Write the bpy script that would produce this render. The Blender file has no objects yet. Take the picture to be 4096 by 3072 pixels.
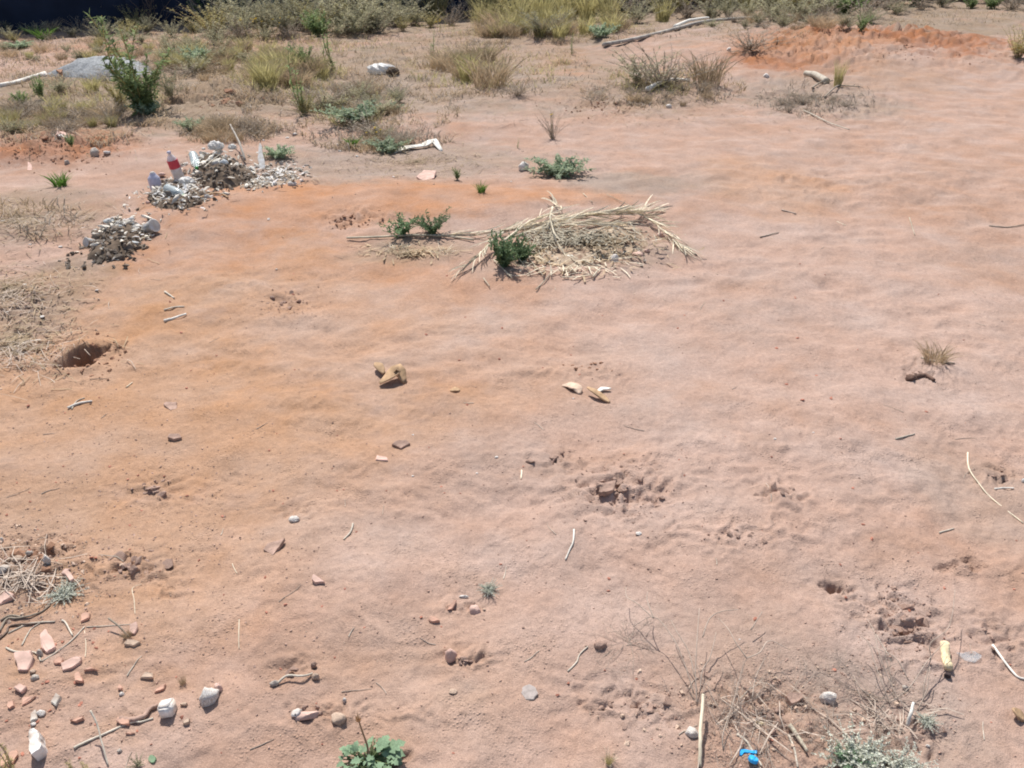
import bpy, bmesh, math, random
import numpy as np
from mathutils import Vector, Matrix, Euler

# ------------------------------------------------------------------ camera, sky, sun, exposure
scene = bpy.context.scene
COL = scene.collection
CAM_H, PITCH, FPX = 1.8, math.radians(30.0), 3153.6       # focal length in photo pixels (4096 wide)
cam_d = bpy.data.cameras.new('camera')
cam = bpy.data.objects.new('camera', cam_d); COL.objects.link(cam)
cam.location = (0, 0, CAM_H); cam.rotation_euler = (math.pi/2 - PITCH, 0, 0)
cam_d.sensor_fit = 'HORIZONTAL'; cam_d.sensor_width = 36.0; cam_d.lens = 36.0*FPX/4096.0
cam_d.clip_start = 0.05; cam_d.clip_end = 2000
scene.camera = cam

SUN_EL, SUN_AZ = math.radians(57), math.atan2(-0.30, 0.95)   # azimuth from +Y towards +X
world = bpy.data.worlds.new('World'); scene.world = world; world.use_nodes = True
wn = world.node_tree
sky = wn.nodes.new('ShaderNodeTexSky'); sky.sky_type = 'NISHITA'; sky.sun_disc = False
sky.sun_elevation = SUN_EL; sky.sun_rotation = SUN_AZ; sky.dust_density = 2.0
bg = wn.nodes['Background']; wn.links.new(sky.outputs[0], bg.inputs[0]); bg.inputs[1].default_value = 0.11
sun_d = bpy.data.lights.new('sun', 'SUN'); sun_d.energy = 4.7; sun_d.angle = math.radians(0.6); sun_d.color = (1.0, 0.965, 0.91)
sun = bpy.data.objects.new('sun', sun_d); COL.objects.link(sun)
to_sun = Vector((math.sin(SUN_AZ)*math.cos(SUN_EL), math.cos(SUN_AZ)*math.cos(SUN_EL), math.sin(SUN_EL)))
sun.rotation_euler = to_sun.to_track_quat('Z', 'Y').to_euler(); sun.location = (0, 0, 30)
scene.view_settings.view_transform = 'Standard'; scene.view_settings.look = 'None'
scene.view_settings.gamma = 1.0; scene.view_settings.exposure = 0.21
scene.view_settings.use_curve_mapping = False
scene.render.filter_size = 1.9
try: scene.cycles.filter_width = 1.9
except Exception: pass

rnd = random.Random(7)
nrs = np.random.RandomState(11)

# ------------------------------------------------------------------ noise and terrain
def _hash(xi, yi, s):
    h = (xi*374761393 + yi*668265263 + s*1442695041) & 0xffffffff
    h = ((h ^ (h >> 13))*1274126177) & 0xffffffff
    return (h ^ (h >> 16)) & 0xffff
def pn(x, y, s=0):
    x = np.asarray(x, float); y = np.asarray(y, float)
    xi = np.floor(x).astype(np.int64); yi = np.floor(y).astype(np.int64)
    fx = x-xi; fy = y-yi
    u = fx*fx*fx*(fx*(fx*6-15)+10); v = fy*fy*fy*(fy*(fy*6-15)+10)
    def g(ix, iy, dx, dy):
        a = _hash(ix, iy, s)*(2*math.pi/65536.0)
        return np.cos(a)*dx+np.sin(a)*dy
    a = g(xi, yi, fx, fy); b = g(xi+1, yi, fx-1, fy)
    c = g(xi, yi+1, fx, fy-1); d = g(xi+1, yi+1, fx-1, fy-1)
    return 1.4*((a*(1-u)+b*u)*(1-v)+(c*(1-u)+d*u)*v)
def sstep(a, b, x):
    t = np.clip((x-a)/(b-a), 0, 1); return t*t*(3-2*t)

def ray(px, py):
    """photo pixel (4096 wide) -> direction; a pixel gives only a direction, the ground gives the distance"""
    u = (np.asarray(px, float)-2048)/FPX; v = (np.asarray(py, float)-1536)/FPX
    return u, math.cos(PITCH)-v*math.sin(PITCH), -math.sin(PITCH)-v*math.cos(PITCH)
def flat(px, py):
    dx, dy, dz = ray(px, py); t = CAM_H/np.maximum(-dz, .03); return dx*t, dy*t
K = 4096/2212.0
def V(x, y): return x*K, y*K

BUMPS = []; PATCH = []; DENT = []
def bump(vx, vy, rx, ry, h):         # soft rise, centre and radii in view pixels of the overview
    cx, cy = flat(*V(vx, vy)); x1, _ = flat(*V(vx+rx, vy)); _, y1 = flat(*V(vx, vy-ry)); _, y0 = flat(*V(vx, vy+ry))
    BUMPS.append((cx, cy, abs(x1-cx), abs(y1-y0)/2, h))
def patch(vx, vy, rx, ry, a, sc=.07):
    cx, cy = flat(*V(vx, vy)); x1, _ = flat(*V(vx+rx, vy)); _, y1 = flat(*V(vx, vy-ry)); _, y0 = flat(*V(vx, vy+ry))
    PATCH.append((cx, cy, abs(x1-cx), abs(y1-y0)/2, a, sc))
bump(700, 440, 420, 60, .07); bump(1200, 455, 250, 30, .05); bump(1880, 118, 330, 45, .32)
bump(500, 215, 130, 40, .16); bump(120, 320, 170, 40, .12); bump(470, 350, 140, 30, .06)
bump(1350, 180, 250, 60, .10); bump(60, 1240, 140, 60, .03); bump(760, 260, 260, 60, .08)
bump(210, 165, 200, 25, .12); bump(1300, 80, 900, 25, .05)
for a in [(1340,1050,130,70,.026,.075),(1690,1070,60,35,.02,.06),(1560,1150,230,50,.012,.06),(1950,1345,80,80,.03,.07),
          (2080,1220,45,18,.02,.05),(1810,1265,40,25,.022,.05),(620,655,80,30,.022,.08),(340,1060,90,35,.016,.06),
          (480,1060,60,40,.012,.05),(290,1240,120,50,.02,.06),(60,1215,110,55,.03,.06),(60,700,110,130,.02,.07),
          (640,1110,50,25,.015,.05),(1200,990,70,25,.02,.06),(1270,800,130,25,.012,.05),(120,325,150,30,.05,.14),
          (500,215,110,25,.06,.16),(1900,105,260,35,.11,.26),(1740,135,130,26,.09,.2),(770,480,110,25,.025,.1),(1360,1520,140,50,.018,.06),
          (1640,1540,150,90,.016,.05),(1990,1590,80,40,.018,.05),(700,1550,80,30,.014,.05),(1010,1430,60,25,.018,.04),
          (2150,1380,70,60,.014,.05),(1000,1320,60,20,.012,.04),(1990,800,60,40,.015,.05),(560,600,220,35,.012,.16),
          (640,1450,60,30,.01,.05),(370,1290,40,25,.014,.05),(1750,400,220,50,.018,.2),(1300,230,90,25,.035,.12),
          (1750,215,170,50,.03,.14),(300,790,120,40,.008,.08),(850,1545,120,30,.008,.05),(2150,1030,60,30,.016,.06)]:
    patch(*a)
HX, HY = flat(*V(180, 764))            # the square hole
DENTS = []
for (vx, vy), n, sp, r, d in [((1340,1070),6,60,.030,.03),((1420,1078),3,16,.028,.045),((1810,1268),3,14,.026,.04),((2075,1222),3,20,.026,.04),((1950,1345),8,42,.024,.03),
        ((1690,1072),3,22,.022,.03),((1022,1322),1,3,.022,.025),((300,1060),3,40,.02,.02),((600,660),4,30,.035,.035),((1990,812),3,20,.025,.03),((500,222),5,45,.16,.16),((860,1645),1,2,.03,.03),((1400,1530),4,60,.018,.02),((290,1240),4,50,.02,.02)]:
    for _ in range(n):
        x0, y0 = flat(*V(vx+rnd.gauss(0, sp), vy+rnd.gauss(0, sp*.45))); DENTS.append((x0, y0, r*rnd.uniform(.5, 1.0), d*rnd.uniform(.2, .5), rnd.uniform(-.6, .6)))
def Hbase(x, y):
    x = np.asarray(x, float); y = np.asarray(y, float)
    z = .05*pn(x/3.3, y/3.3, 1) + .028*pn(x/1.15, y/1.0, 2) + .020*pn((x+.4*y)/.42, (y-.2*x)/.30, 3)
    w1 = pn(x/.3, y/.3, 11)*.06; q = pn((x+w1)/.19, (y-w1)/.13, 4)
    am = .35+1.0*sstep(-.35, .45, pn(x/1.3, y/1.0, 12)+.5*pn(x/.5, y/.5, 13))
    z = z + am*(.0105)*q + am*.0085*(.35-np.abs(pn((x-w1)/.10, (y+w1)/.075, 5))) + .0024*pn(x/.034, y/.028, 6)
    z = z + .0045*sstep(.05, .22, pn((x+w1)/.12, (y+w1)/.085, 7))*sstep(-.1, .3, pn(x/.9, y/.8, 8))
    far = sstep(8, 16, y)
    z = z + far*(.05*pn(x/.9, y/.7, 9) + .02*pn(x/.3, y/.3, 10))
    return z
def Hm(x, y):
    z = Hbase(x, y)
    for cx, cy, rx, ry, h in BUMPS:
        z = z + h*np.exp(-((x-cx)/rx)**2-((y-cy)/ry)**2)
    sh = z.shape; z = z.ravel(); xf = np.broadcast_to(x, sh).ravel(); yf = np.broadcast_to(y, sh).ravel()
    for i, (cx, cy, rx, ry, a, sc) in enumerate(PATCH):
        e = ((xf-cx)/rx)**2+((yf-cy)/ry)**2; k = np.nonzero(e < 4.5)[0]
        if len(k) == 0: continue
        xx = xf[k]; yy = yf[k]; m = np.exp(-e[k])*(1-sstep(3.4, 4.5, e[k]))
        wx = pn(xx/sc/1.7, yy/sc/1.7, 130+i)*sc*.9; wy = pn(xx/sc/1.7, yy/sc/1.7, 170+i)*sc*.9; xx = xx+wx; yy = yy*1.35+wy
        n = pn(xx/sc, yy/sc, 20+i) + .5*pn(xx/sc/2.1, yy/sc/2.1, 200+i) + .45*pn(xx/sc*2.3, yy/sc*2.3, 60+i)
        z[k] += a*m*(.75*sstep(-.1, .14, n) - .35 + .7*pn(xx/sc*1.6, yy/sc*1.6, 90+i) - .5*(.4-np.abs(n)))
    return z.reshape(sh)
def H(x, y):
    x = np.asarray(x, float); y = np.asarray(y, float)
    z = Hm(x, y)
    sh = z.shape; z = z.ravel(); xf = np.broadcast_to(x, sh).ravel(); yf = np.broadcast_to(y, sh).ravel()
    for cx, cy, r, d, a in DENTS:
        k = np.nonzero((np.abs(xf-cx) < 5*r) & (np.abs(yf-cy) < 5*r))[0]
        if len(k) == 0: continue
        xx = xf[k]; yy = yf[k]; ux = (xx-cx)*math.cos(a)+(yy-cy)*math.sin(a); uy = (yy-cy)*math.cos(a)-(xx-cx)*math.sin(a)
        q = np.sqrt((ux*.5)**2+(uy*1.2)**2)/r + .6*pn(xx/.12, yy/.12, 78) + .6*pn(xx/.055, yy/.055, 79) + .3*pn(xx/.035, yy/.035, 77)
        z[k] -= d*(1-sstep(.45, 1.0, q))
    k = np.nonzero((np.abs(xf-HX) < .4) & (np.abs(yf-HY) < .4))[0]
    if len(k):
        xx = xf[k]; yy = yf[k]; n = pn(xx/.035, yy/.035, 77); n2 = pn(xx/.12, yy/.12, 78)
        q = np.maximum(np.abs(xx-HX-.02*n2)/.080, np.abs(yy-HY+.012*n)/.115) + .09*n + .10*n2
        z[k] += -.32*(1-sstep(.84, 1.02, q)) + .018*np.exp(-((q-1.35)/.3)**2)
    return z.reshape(sh)
def at_many(px, py):
    px = np.atleast_1d(np.asarray(px, float)); py = np.atleast_1d(np.asarray(py, float))
    dx, dy, dz = ray(px, py); t0 = CAM_H/np.maximum(-dz, .03)
    if len(t0) > 1500:
        t = t0.copy()
        for _ in range(4): t = .4*t+.6*(CAM_H-Hm(dx*t, dy*t))/np.maximum(-dz, .03)
        x = dx*t; y = dy*t; return x, y, H(x, y)
    f = np.linspace(.75, 1.12, 42)[:, None]; T = t0[None, :]*f
    below = (CAM_H+dz[None, :]*T) < Hm(dx[None, :]*T, dy[None, :]*T)
    k = np.argmax(below, 0); ok = below.any(0) & (k > 0); c = np.arange(len(t0))
    t0 = np.where(ok, .5*(T[k, c]+T[np.maximum(k-1, 0), c]), t0)
    x = dx*t0; y = dy*t0
    return x, y, H(x, y)
def at(px, py):
    x, y, z = at_many([px], [py]); return Vector((x[0], y[0], z[0]))
def atv(vx, vy): return at(*V(vx, vy))
def hz(x, y): return float(H(np.array([x]), np.array([y]))[0])
def ppm(p):    # photo pixels per metre at a world point
    return FPX/((p.y)*math.cos(PITCH)+(CAM_H-p.z)*math.sin(PITCH))
def mv(p, vpx): return vpx*K/ppm(p)       # overview pixels -> metres at p

# ------------------------------------------------------------------ materials
def srgb(r, g, b):
    f = lambda c: (c/255/12.92 if c/255 <= .04045 else ((c/255+.055)/1.055)**2.4)
    return (f(r), f(g), f(b))
def mat(name, col, rough=.9, var=.25, scale=20., bump_s=.3, bscale=None, rand=.15, col2=None, spec=.2, transl=0., trans=0., coat=None):
    m = bpy.data.materials.new(name); m.use_nodes = True; nt = m.node_tree; N = nt.nodes; L = nt.links
    b = N['Principled BSDF']; b.inputs['Roughness'].default_value = rough; b.inputs['Specular IOR Level'].default_value = spec
    tc = N.new('ShaderNodeTexCoord'); no = N.new('ShaderNodeTexNoise'); no.inputs['Scale'].default_value = scale; no.inputs['Detail'].default_value = 5
    L.new(tc.outputs['Object'], no.inputs['Vector'])
    mix = N.new('ShaderNodeMix'); mix.data_type = 'RGBA'
    c2 = col2 or tuple(c*(1-var) for c in col)
    ci = [i for i in mix.inputs if i.type == 'RGBA']
    ci[0].default_value = (*c2, 1); ci[1].default_value = (*[min(1, c*(1+var*.5)) for c in col], 1)
    ramp = N.new('ShaderNodeMapRange'); ramp.inputs['From Min'].default_value = .35; ramp.inputs['From Max'].default_value = .65
    L.new(no.outputs['Fac'], ramp.inputs['Value']); L.new(ramp.outputs[0], mix.inputs[0])
    oi = N.new('ShaderNodeObjectInfo'); hs = N.new('ShaderNodeHueSaturation')
    mr = N.new('ShaderNodeMapRange'); mr.inputs['To Min'].default_value = 1-rand; mr.inputs['To Max'].default_value = 1+rand
    L.new(oi.outputs['Random'], mr.inputs['Value']); L.new(mr.outputs[0], hs.inputs['Value'])
    L.new([o for o in mix.outputs if o.type == 'RGBA'][0], hs.inputs['Color'])
    L.new(hs.outputs[0], b.inputs['Base Color'])
    if bump_s:
        n2 = N.new('ShaderNodeTexNoise'); n2.inputs['Scale'].default_value = bscale or scale*3; n2.inputs['Detail'].default_value = 6
        L.new(tc.outputs['Object'], n2.inputs['Vector'])
        bu = N.new('ShaderNodeBump'); bu.inputs['Strength'].default_value = bump_s; bu.inputs['Distance'].default_value = .01
        L.new(n2.outputs['Fac'], bu.inputs['Height']); L.new(bu.outputs[0], b.inputs['Normal'])
    if trans: b.inputs['Transmission Weight'].default_value = trans
    if transl:
        tr = N.new('ShaderNodeBsdfTranslucent'); L.new(hs.outputs[0], tr.inputs['Color'])
        ms = N.new('ShaderNodeMixShader'); ms.inputs[0].default_value = transl
        L.new(b.outputs[0], ms.inputs[1]); L.new(tr.outputs[0], ms.inputs[2]); L.new(ms.outputs[0], N['Material Output'].inputs[0])
    return m
M = {}
M['clod'] = mat('soil_clod', (.42,.285,.225), 1, .3, 30, .5, rand=.12)
M['redclod'] = mat('red_soil_clod', (.40,.225,.145), 1, .35, 30, .5, rand=.15)
M['redpeb'] = mat('red_pebble', (.46,.20,.14), .95, .3, 60, .3, rand=.25)
M['terra'] = mat('terracotta', (.64,.37,.27), .95, .18, 25, .25, rand=.12, col2=(.47,.30,.225))
M['terrapink'] = mat('pale_terracotta', (.66,.45,.375), .95, .15, 25, .25, rand=.1, col2=(.50,.345,.28))
M['tan'] = mat('tan_stone', (.55,.41,.31), .95, .25, 30, .4, rand=.1)
M['grey'] = mat('grey_stone', (.50,.47,.42), .95, .25, 30, .4, rand=.1, col2=(.40,.315,.255))
M['white'] = mat('white_stone', (.86,.84,.80), .9, .18, 22, .5, rand=.06, col2=(.52,.43,.355))
M['whiteplastic'] = mat('white_plastic', (.86,.87,.88), .4, .05, 30, .15, rand=.03, col2=(.70,.66,.60), spec=.5, transl=.45)
M['straw'] = mat('dry_straw', (.72,.64,.49), .8, .3, 12, .1, rand=.38, transl=.2)
M['twig'] = mat('dry_twig', (.36,.30,.235), .95, .3, 30, .2, rand=.2)
M['twigdark'] = mat('dark_twig', (.17,.125,.10), .95, .3, 30, .2, rand=.2)
M['paletwig'] = mat('pale_twig', (.56,.50,.41), .9, .25, 30, .2, rand=.15)
M['dusttwig'] = mat('dusty_twig', (.46,.375,.305), .95, .25, 30, .2, rand=.12)
M['wood'] = mat('weathered_wood', (.42,.38,.33), .9, .35, 8, .4, rand=.1)
M['dead'] = mat('dead_leaf', (.56,.38,.23), .85, .3, 25, .2, rand=.15, transl=.2)
M['green'] = mat('green_leaf', (.29,.37,.17), .7, .35, 9, .1, rand=.2, transl=.45)
M['dgreen'] = mat('deep_green_leaf', (.20,.29,.15), .65, .35, 9, .1, rand=.2, transl=.4)
M['bright'] = mat('bright_green_leaf', (.13,.24,.05), .7, .3, 9, .1, rand=.15, transl=.4)
M['mint'] = mat('mint_leaf', (.25,.36,.22), .7, .25, 12, .15, rand=.12, transl=.25)
M['glauc'] = mat('grey_green_leaf', (.42,.50,.34), .8, .3, 9, .1, rand=.15, transl=.4)
M['olive'] = mat('olive_leaf', (.50,.45,.22), .8, .35, 6, .1, rand=.2, transl=.45)
M['sage'] = mat('sage_leaf', (.47,.45,.30), .85, .4, 6, .1, rand=.25, transl=.4)
M['drygrass'] = mat('dry_grass', (.50,.39,.26), .9, .35, 5, .1, rand=.25, transl=.3)
M['greybrush'] = mat('grey_brush', (.46,.39,.31), .95, .35, 8, .1, rand=.2, transl=.15)
M['yellow'] = mat('yellow_petal', (.72,.52,.03), .7, .1, 20, 0, rand=.1, transl=.3)
M['red'] = mat('red_label', (.80,.10,.13), .5, .1, 20, .05, rand=0, spec=.4, transl=.3)
M['lilac'] = mat('lilac_plastic', (.66,.65,.76), .4, .1, 20, .05, rand=0, spec=.5, transl=.3)
M['greencap'] = mat('green_cap', (.03,.32,.06), .4, .1, 20, .05, rand=0, spec=.5)
M['blue'] = mat('blue_plastic', (.03,.45,.90), .35, .1, 20, .05, rand=.1, spec=.5)
M['clear'] = mat('clear_plastic', (.78,.86,.85), .25, .05, 20, .25, bscale=30, rand=0, spec=.5, trans=.55)
M['bag'] = mat('translucent_bag', (.72,.75,.76), .5, .1, 20, .3, bscale=25, rand=.05, spec=.5, transl=.4)
M['gravel'] = mat('grey_gravel', (.37,.38,.385), 1, .35, 45, .7, bscale=90, rand=.05)
M['wall'] = mat('dark_blue_wall', (.022,.030,.055), .8, .25, 2, .1, rand=0)
M['heap'] = mat('dark_rubbish_soil', (.17,.125,.09), 1, .4, 14, .8, rand=.1)
M['lump'] = mat('pale_lump', (.80,.735,.63), .95, .35, 30, .4, rand=.30)
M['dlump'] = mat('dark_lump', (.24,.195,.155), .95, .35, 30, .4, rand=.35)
M['straw_soil'] = mat('straw_covered_soil', (.46,.37,.27), 1, .4, 22, .9, rand=0, col2=(.26,.17,.12))
M['debris'] = mat('debris_soil', (.33,.255,.19), 1, .35, 18, .8, rand=.1)
M['bone'] = mat('pale_bone', (.78,.74,.66), .8, .2, 20, .2, rand=.1)
M['dustdisc'] = mat('dusty_disc', (.40,.345,.315), .95, .2, 60, .3, rand=0)
M['cob'] = mat('yellow_cob', (.80,.66,.42), .85, .25, 40, .5, rand=.05)
M['lichen'] = mat('lichen_leaf', (.64,.65,.55), .85, .35, 18, .3, rand=.1, transl=.2)
M['darkclod'] = mat('dark_brown_clod', (.17,.105,.08), .95, .35, 30, .5, rand=.2)
M['darkshade'] = mat('painted_shade', (.07,.05,.05), .95, .3, 30, .3, rand=.2)  # shade as colour: inside the pierced stone's hole and below the cob

def film_material():
    m = mat('clear_film', (.7,.74,.76), .3, .05, 20, .3, bscale=25, rand=0, spec=.5); nt = m.node_tree; N = nt.nodes
    tr = N.new('ShaderNodeBsdfTransparent'); ms = N.new('ShaderNodeMixShader'); ms.inputs[0].default_value = .80
    nt.links.new(N['Principled BSDF'].outputs[0], ms.inputs[1]); nt.links.new(tr.outputs[0], ms.inputs[2]); nt.links.new(ms.outputs[0], N['Material Output'].inputs[0]); return m
M['film'] = film_material()
def soil_material():
    m = bpy.data.materials.new('soil'); m.use_nodes = True; nt = m.node_tree; N = nt.nodes; L = nt.links
    b = N['Principled BSDF']; b.inputs['Roughness'].default_value = 1; b.inputs['Specular IOR Level'].default_value = .08
    va = N.new('ShaderNodeAttribute'); va.attribute_name = 'soil'
    tc = N.new('ShaderNodeTexCoord')
    def noise(sc, det=6, rough=.6):
        n = N.new('ShaderNodeTexNoise'); n.inputs['Scale'].default_value = sc; n.inputs['Detail'].default_value = det; n.inputs['Roughness'].default_value = rough
        L.new(tc.outputs['Object'], n.inputs['Vector']); return n
    def scaled(n, lo, hi, a=.3, c=.7):
        r = N.new('ShaderNodeMapRange'); r.inputs['From Min'].default_value = a; r.inputs['From Max'].default_value = c
        r.inputs['To Min'].default_value = lo; r.inputs['To Max'].default_value = hi; L.new(n.outputs['Fac'], r.inputs['Value']); return r
    a = scaled(noise(7), .90, 1.09); c = scaled(noise(60), .88, 1.10); d = scaled(noise(330, 3), .80, 1.15)
    mu = N.new('ShaderNodeMath'); mu.operation = 'MULTIPLY'; L.new(a.outputs[0], mu.inputs[0]); L.new(c.outputs[0], mu.inputs[1])
    mu2 = N.new('ShaderNodeMath'); mu2.operation = 'MULTIPLY'; L.new(mu.outputs[0], mu2.inputs[0]); L.new(d.outputs[0], mu2.inputs[1])
    hs = N.new('ShaderNodeHueSaturation'); L.new(va.outputs['Color'], hs.inputs['Color']); L.new(mu2.outputs[0], hs.inputs['Value'])
    s = scaled(noise(2.2), .85, 1.18); L.new(s.outputs[0], hs.inputs['Saturation'])
    L.new(hs.outputs[0], b.inputs['Base Color'])
    add = N.new('ShaderNodeMath'); add.operation = 'MULTIPLY_ADD'; n1 = noise(38, 7, .65); n2 = noise(210, 4)
    L.new(n2.outputs['Fac'], add.inputs[0]); add.inputs[1].default_value = .35; L.new(n1.outputs['Fac'], add.inputs[2])
    vo = N.new('ShaderNodeTexVoronoi'); vo.inputs['Scale'].default_value = 95; L.new(tc.outputs['Object'], vo.inputs['Vector'])
    gm = N.new('ShaderNodeMapRange'); gm.inputs['From Min'].default_value = .0; gm.inputs['From Max'].default_value = .42; gm.inputs['To Min'].default_value = .55; gm.inputs['To Max'].default_value = 0; L.new(vo.outputs['Distance'], gm.inputs['Value'])
    pm = scaled(noise(5), 0, 1, .5, .62); gg = N.new('ShaderNodeMath'); gg.operation = 'MULTIPLY'; L.new(gm.outputs[0], gg.inputs[0]); L.new(pm.outputs[0], gg.inputs[1])
    ad2 = N.new('ShaderNodeMath'); ad2.operation = 'ADD'; L.new(add.outputs[0], ad2.inputs[0]); L.new(gg.outputs[0], ad2.inputs[1])
    bu = N.new('ShaderNodeBump'); bu.inputs['Strength'].default_value = .8; bu.inputs['Distance'].default_value = .010
    L.new(ad2.outputs[0], bu.inputs['Height']); L.new(bu.outputs[0], b.inputs['Normal'])
    return m

# ------------------------------------------------------------------ object helpers
def link(name, data, parent=None, loc=(0,0,0), rot=(0,0,0), sc=(1,1,1)):
    o = bpy.data.objects.new(name, data); COL.objects.link(o)
    o.location = loc; o.rotation_euler = rot; o.scale = sc if not isinstance(sc, (int, float)) else (sc, sc, sc)
    if parent: o.parent = parent
    return o
def tag(o, label, cat, group=None, kind=None):
    if label: o['label'] = label
    if cat: o['category'] = cat
    if group: o['group'] = group
    if kind: o['kind'] = kind
    return o
def thing(name, label, cat, loc, rz=0, group=None, sc=1.0):
    return tag(link(name, None, None, loc, (0,0,rz), sc), label, cat, group)
class MB:
    def __init__(s): s.v = []; s.f = []
    def add(s, vs, fs):
        n = len(s.v); s.v.extend(vs); s.f.extend([tuple(i+n for i in f) for f in fs])
    def tube(s, pts, r0, r1=None, sides=5, cap=True):
        r1 = r0 if r1 is None else r1; pts = [Vector(p) for p in pts]; n = len(pts); vs = []; fs = []
        for i, p in enumerate(pts):
            d = (pts[min(i+1, n-1)]-pts[max(i-1, 0)]); d = d.normalized() if d.length > 1e-9 else Vector((0,0,1))
            a = d.orthogonal().normalized() if abs(d.z) > .95 else d.cross(Vector((0,0,1))).normalized(); b = d.cross(a)
            r = r0+(r1-r0)*i/max(1, n-1)
            for k in range(sides):
                t = 2*math.pi*k/sides; vs.append(p+a*r*math.cos(t)+b*r*math.sin(t))
        for i in range(n-1):
            for k in range(sides):
                k2 = (k+1) % sides; fs.append((i*sides+k, i*sides+k2, (i+1)*sides+k2, (i+1)*sides+k))
        if cap: fs.append(tuple(range(sides))[::-1]); fs.append(tuple((n-1)*sides+k for k in range(sides)))
        s.add(vs, fs)
    def ribbon(s, pts, w0, up=Vector((0,0,1)), prof=(.6,1,.8,.05), fold=0.):
        pts = [Vector(p) for p in pts]; n = len(pts); vs = []; fs = []
        for i, p in enumerate(pts):
            d = (pts[min(i+1, n-1)]-pts[max(i-1, 0)]).normalized(); a = d.cross(up)
            a = a.normalized() if a.length > 1e-6 else Vector((1,0,0)); q = i/(n-1)*(len(prof)-1); k = min(int(q), len(prof)-2)
            w = w0*.5*(prof[k]*(1-(q-k))+prof[k+1]*(q-k))
            if fold:
                nn = a.cross(d); vs += [p-a*w, p+nn*(-fold*w), p+a*w]
            else: vs += [p-a*w, p+a*w]
        m = 3 if fold else 2
        for i in range(n-1):
            for k in range(m-1): fs.append((i*m+k, i*m+k+1, (i+1)*m+k+1, (i+1)*m+k))
        s.add(vs, fs)
    def leaf(s, p, d, up, L, W):
        p = Vector(p); d = Vector(d).normalized(); a = d.cross(Vector(up))
        a = a.normalized() if a.length > 1e-6 else Vector((1,0,0)); n = a.cross(d)
        s.add([p, p+d*L*.45-a*W*.5+n*W*.12, p+d*L, p+d*L*.45+a*W*.5+n*W*.12], [(0,1,2), (0,2,3)])
    def lathe(s, prof, seg=14):
        vs = []; fs = []
        for r, z in prof:
            for k in range(seg):
                t = 2*math.pi*k/seg; vs.append(Vector((r*math.cos(t), r*math.sin(t), z)))
        for i in range(len(prof)-1):
            for k in range(seg):
                k2 = (k+1) % seg; fs.append((i*seg+k, i*seg+k2, (i+1)*seg+k2, (i+1)*seg+k))
        fs.append(tuple(range(seg))[::-1]); fs.append(tuple((len(prof)-1)*seg+k for k in range(seg)))
        s.add(vs, fs)
    def mesh(s, name, m, smooth=False):
        me = bpy.data.meshes.new(name); me.from_pydata([tuple(v) for v in s.v], [], s.f); me.materials.append(m)
        if smooth: me.polygons.foreach_set('use_smooth', [True]*len(me.polygons))
        me.update(); return me
def bm_mesh(bm, name, m, smooth=False):
    me = bpy.data.meshes.new(name); bm.to_mesh(me); bm.free(); me.materials.append(m)
    if smooth: me.polygons.foreach_set('use_smooth', [True]*len(me.polygons))
    return me
def rock(name, m, seed, n=18, dims=(1,1,.7), bevel=0., sub=0, flatb=True):
    r = random.Random(seed); bm = bmesh.new()
    for _ in range(n):
        v = Vector((r.gauss(0,1), r.gauss(0,1), r.gauss(0,1))).normalized()*(.5*(.8+.2*r.random()))
        v = Vector((v.x*dims[0], v.y*dims[1], v.z*dims[2]))
        if flatb and v.z < -dims[2]*.3: v.z = -dims[2]*.3
        bm.verts.new(v)
    ret = bmesh.ops.convex_hull(bm, input=bm.verts[:])
    bmesh.ops.delete(bm, geom=[g for g in ret['geom_interior'] if isinstance(g, bmesh.types.BMVert)], context='VERTS')
    if bevel: bmesh.ops.bevel(bm, geom=bm.edges[:]+bm.verts[:], offset=bevel, segments=2, affect='EDGES', profile=.6)
    if sub:
        bmesh.ops.triangulate(bm, faces=bm.faces[:])
        bmesh.ops.subdivide_edges(bm, edges=bm.edges[:], cuts=sub, use_grid_fill=True)
        A = np.array([v.co[:] for v in bm.verts])/max(dims); kk = 1+.11*pn(A[:,0]*5+seed, A[:,1]*5+A[:,2]*3)+.06*pn(A[:,0]*13+A[:,2]*9+seed, A[:,1]*13)
        for v, q in zip(bm.verts, A*kk[:, None]*max(dims)): v.co = q
    return bm_mesh(bm, name, m, smooth=bool(sub))

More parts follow.
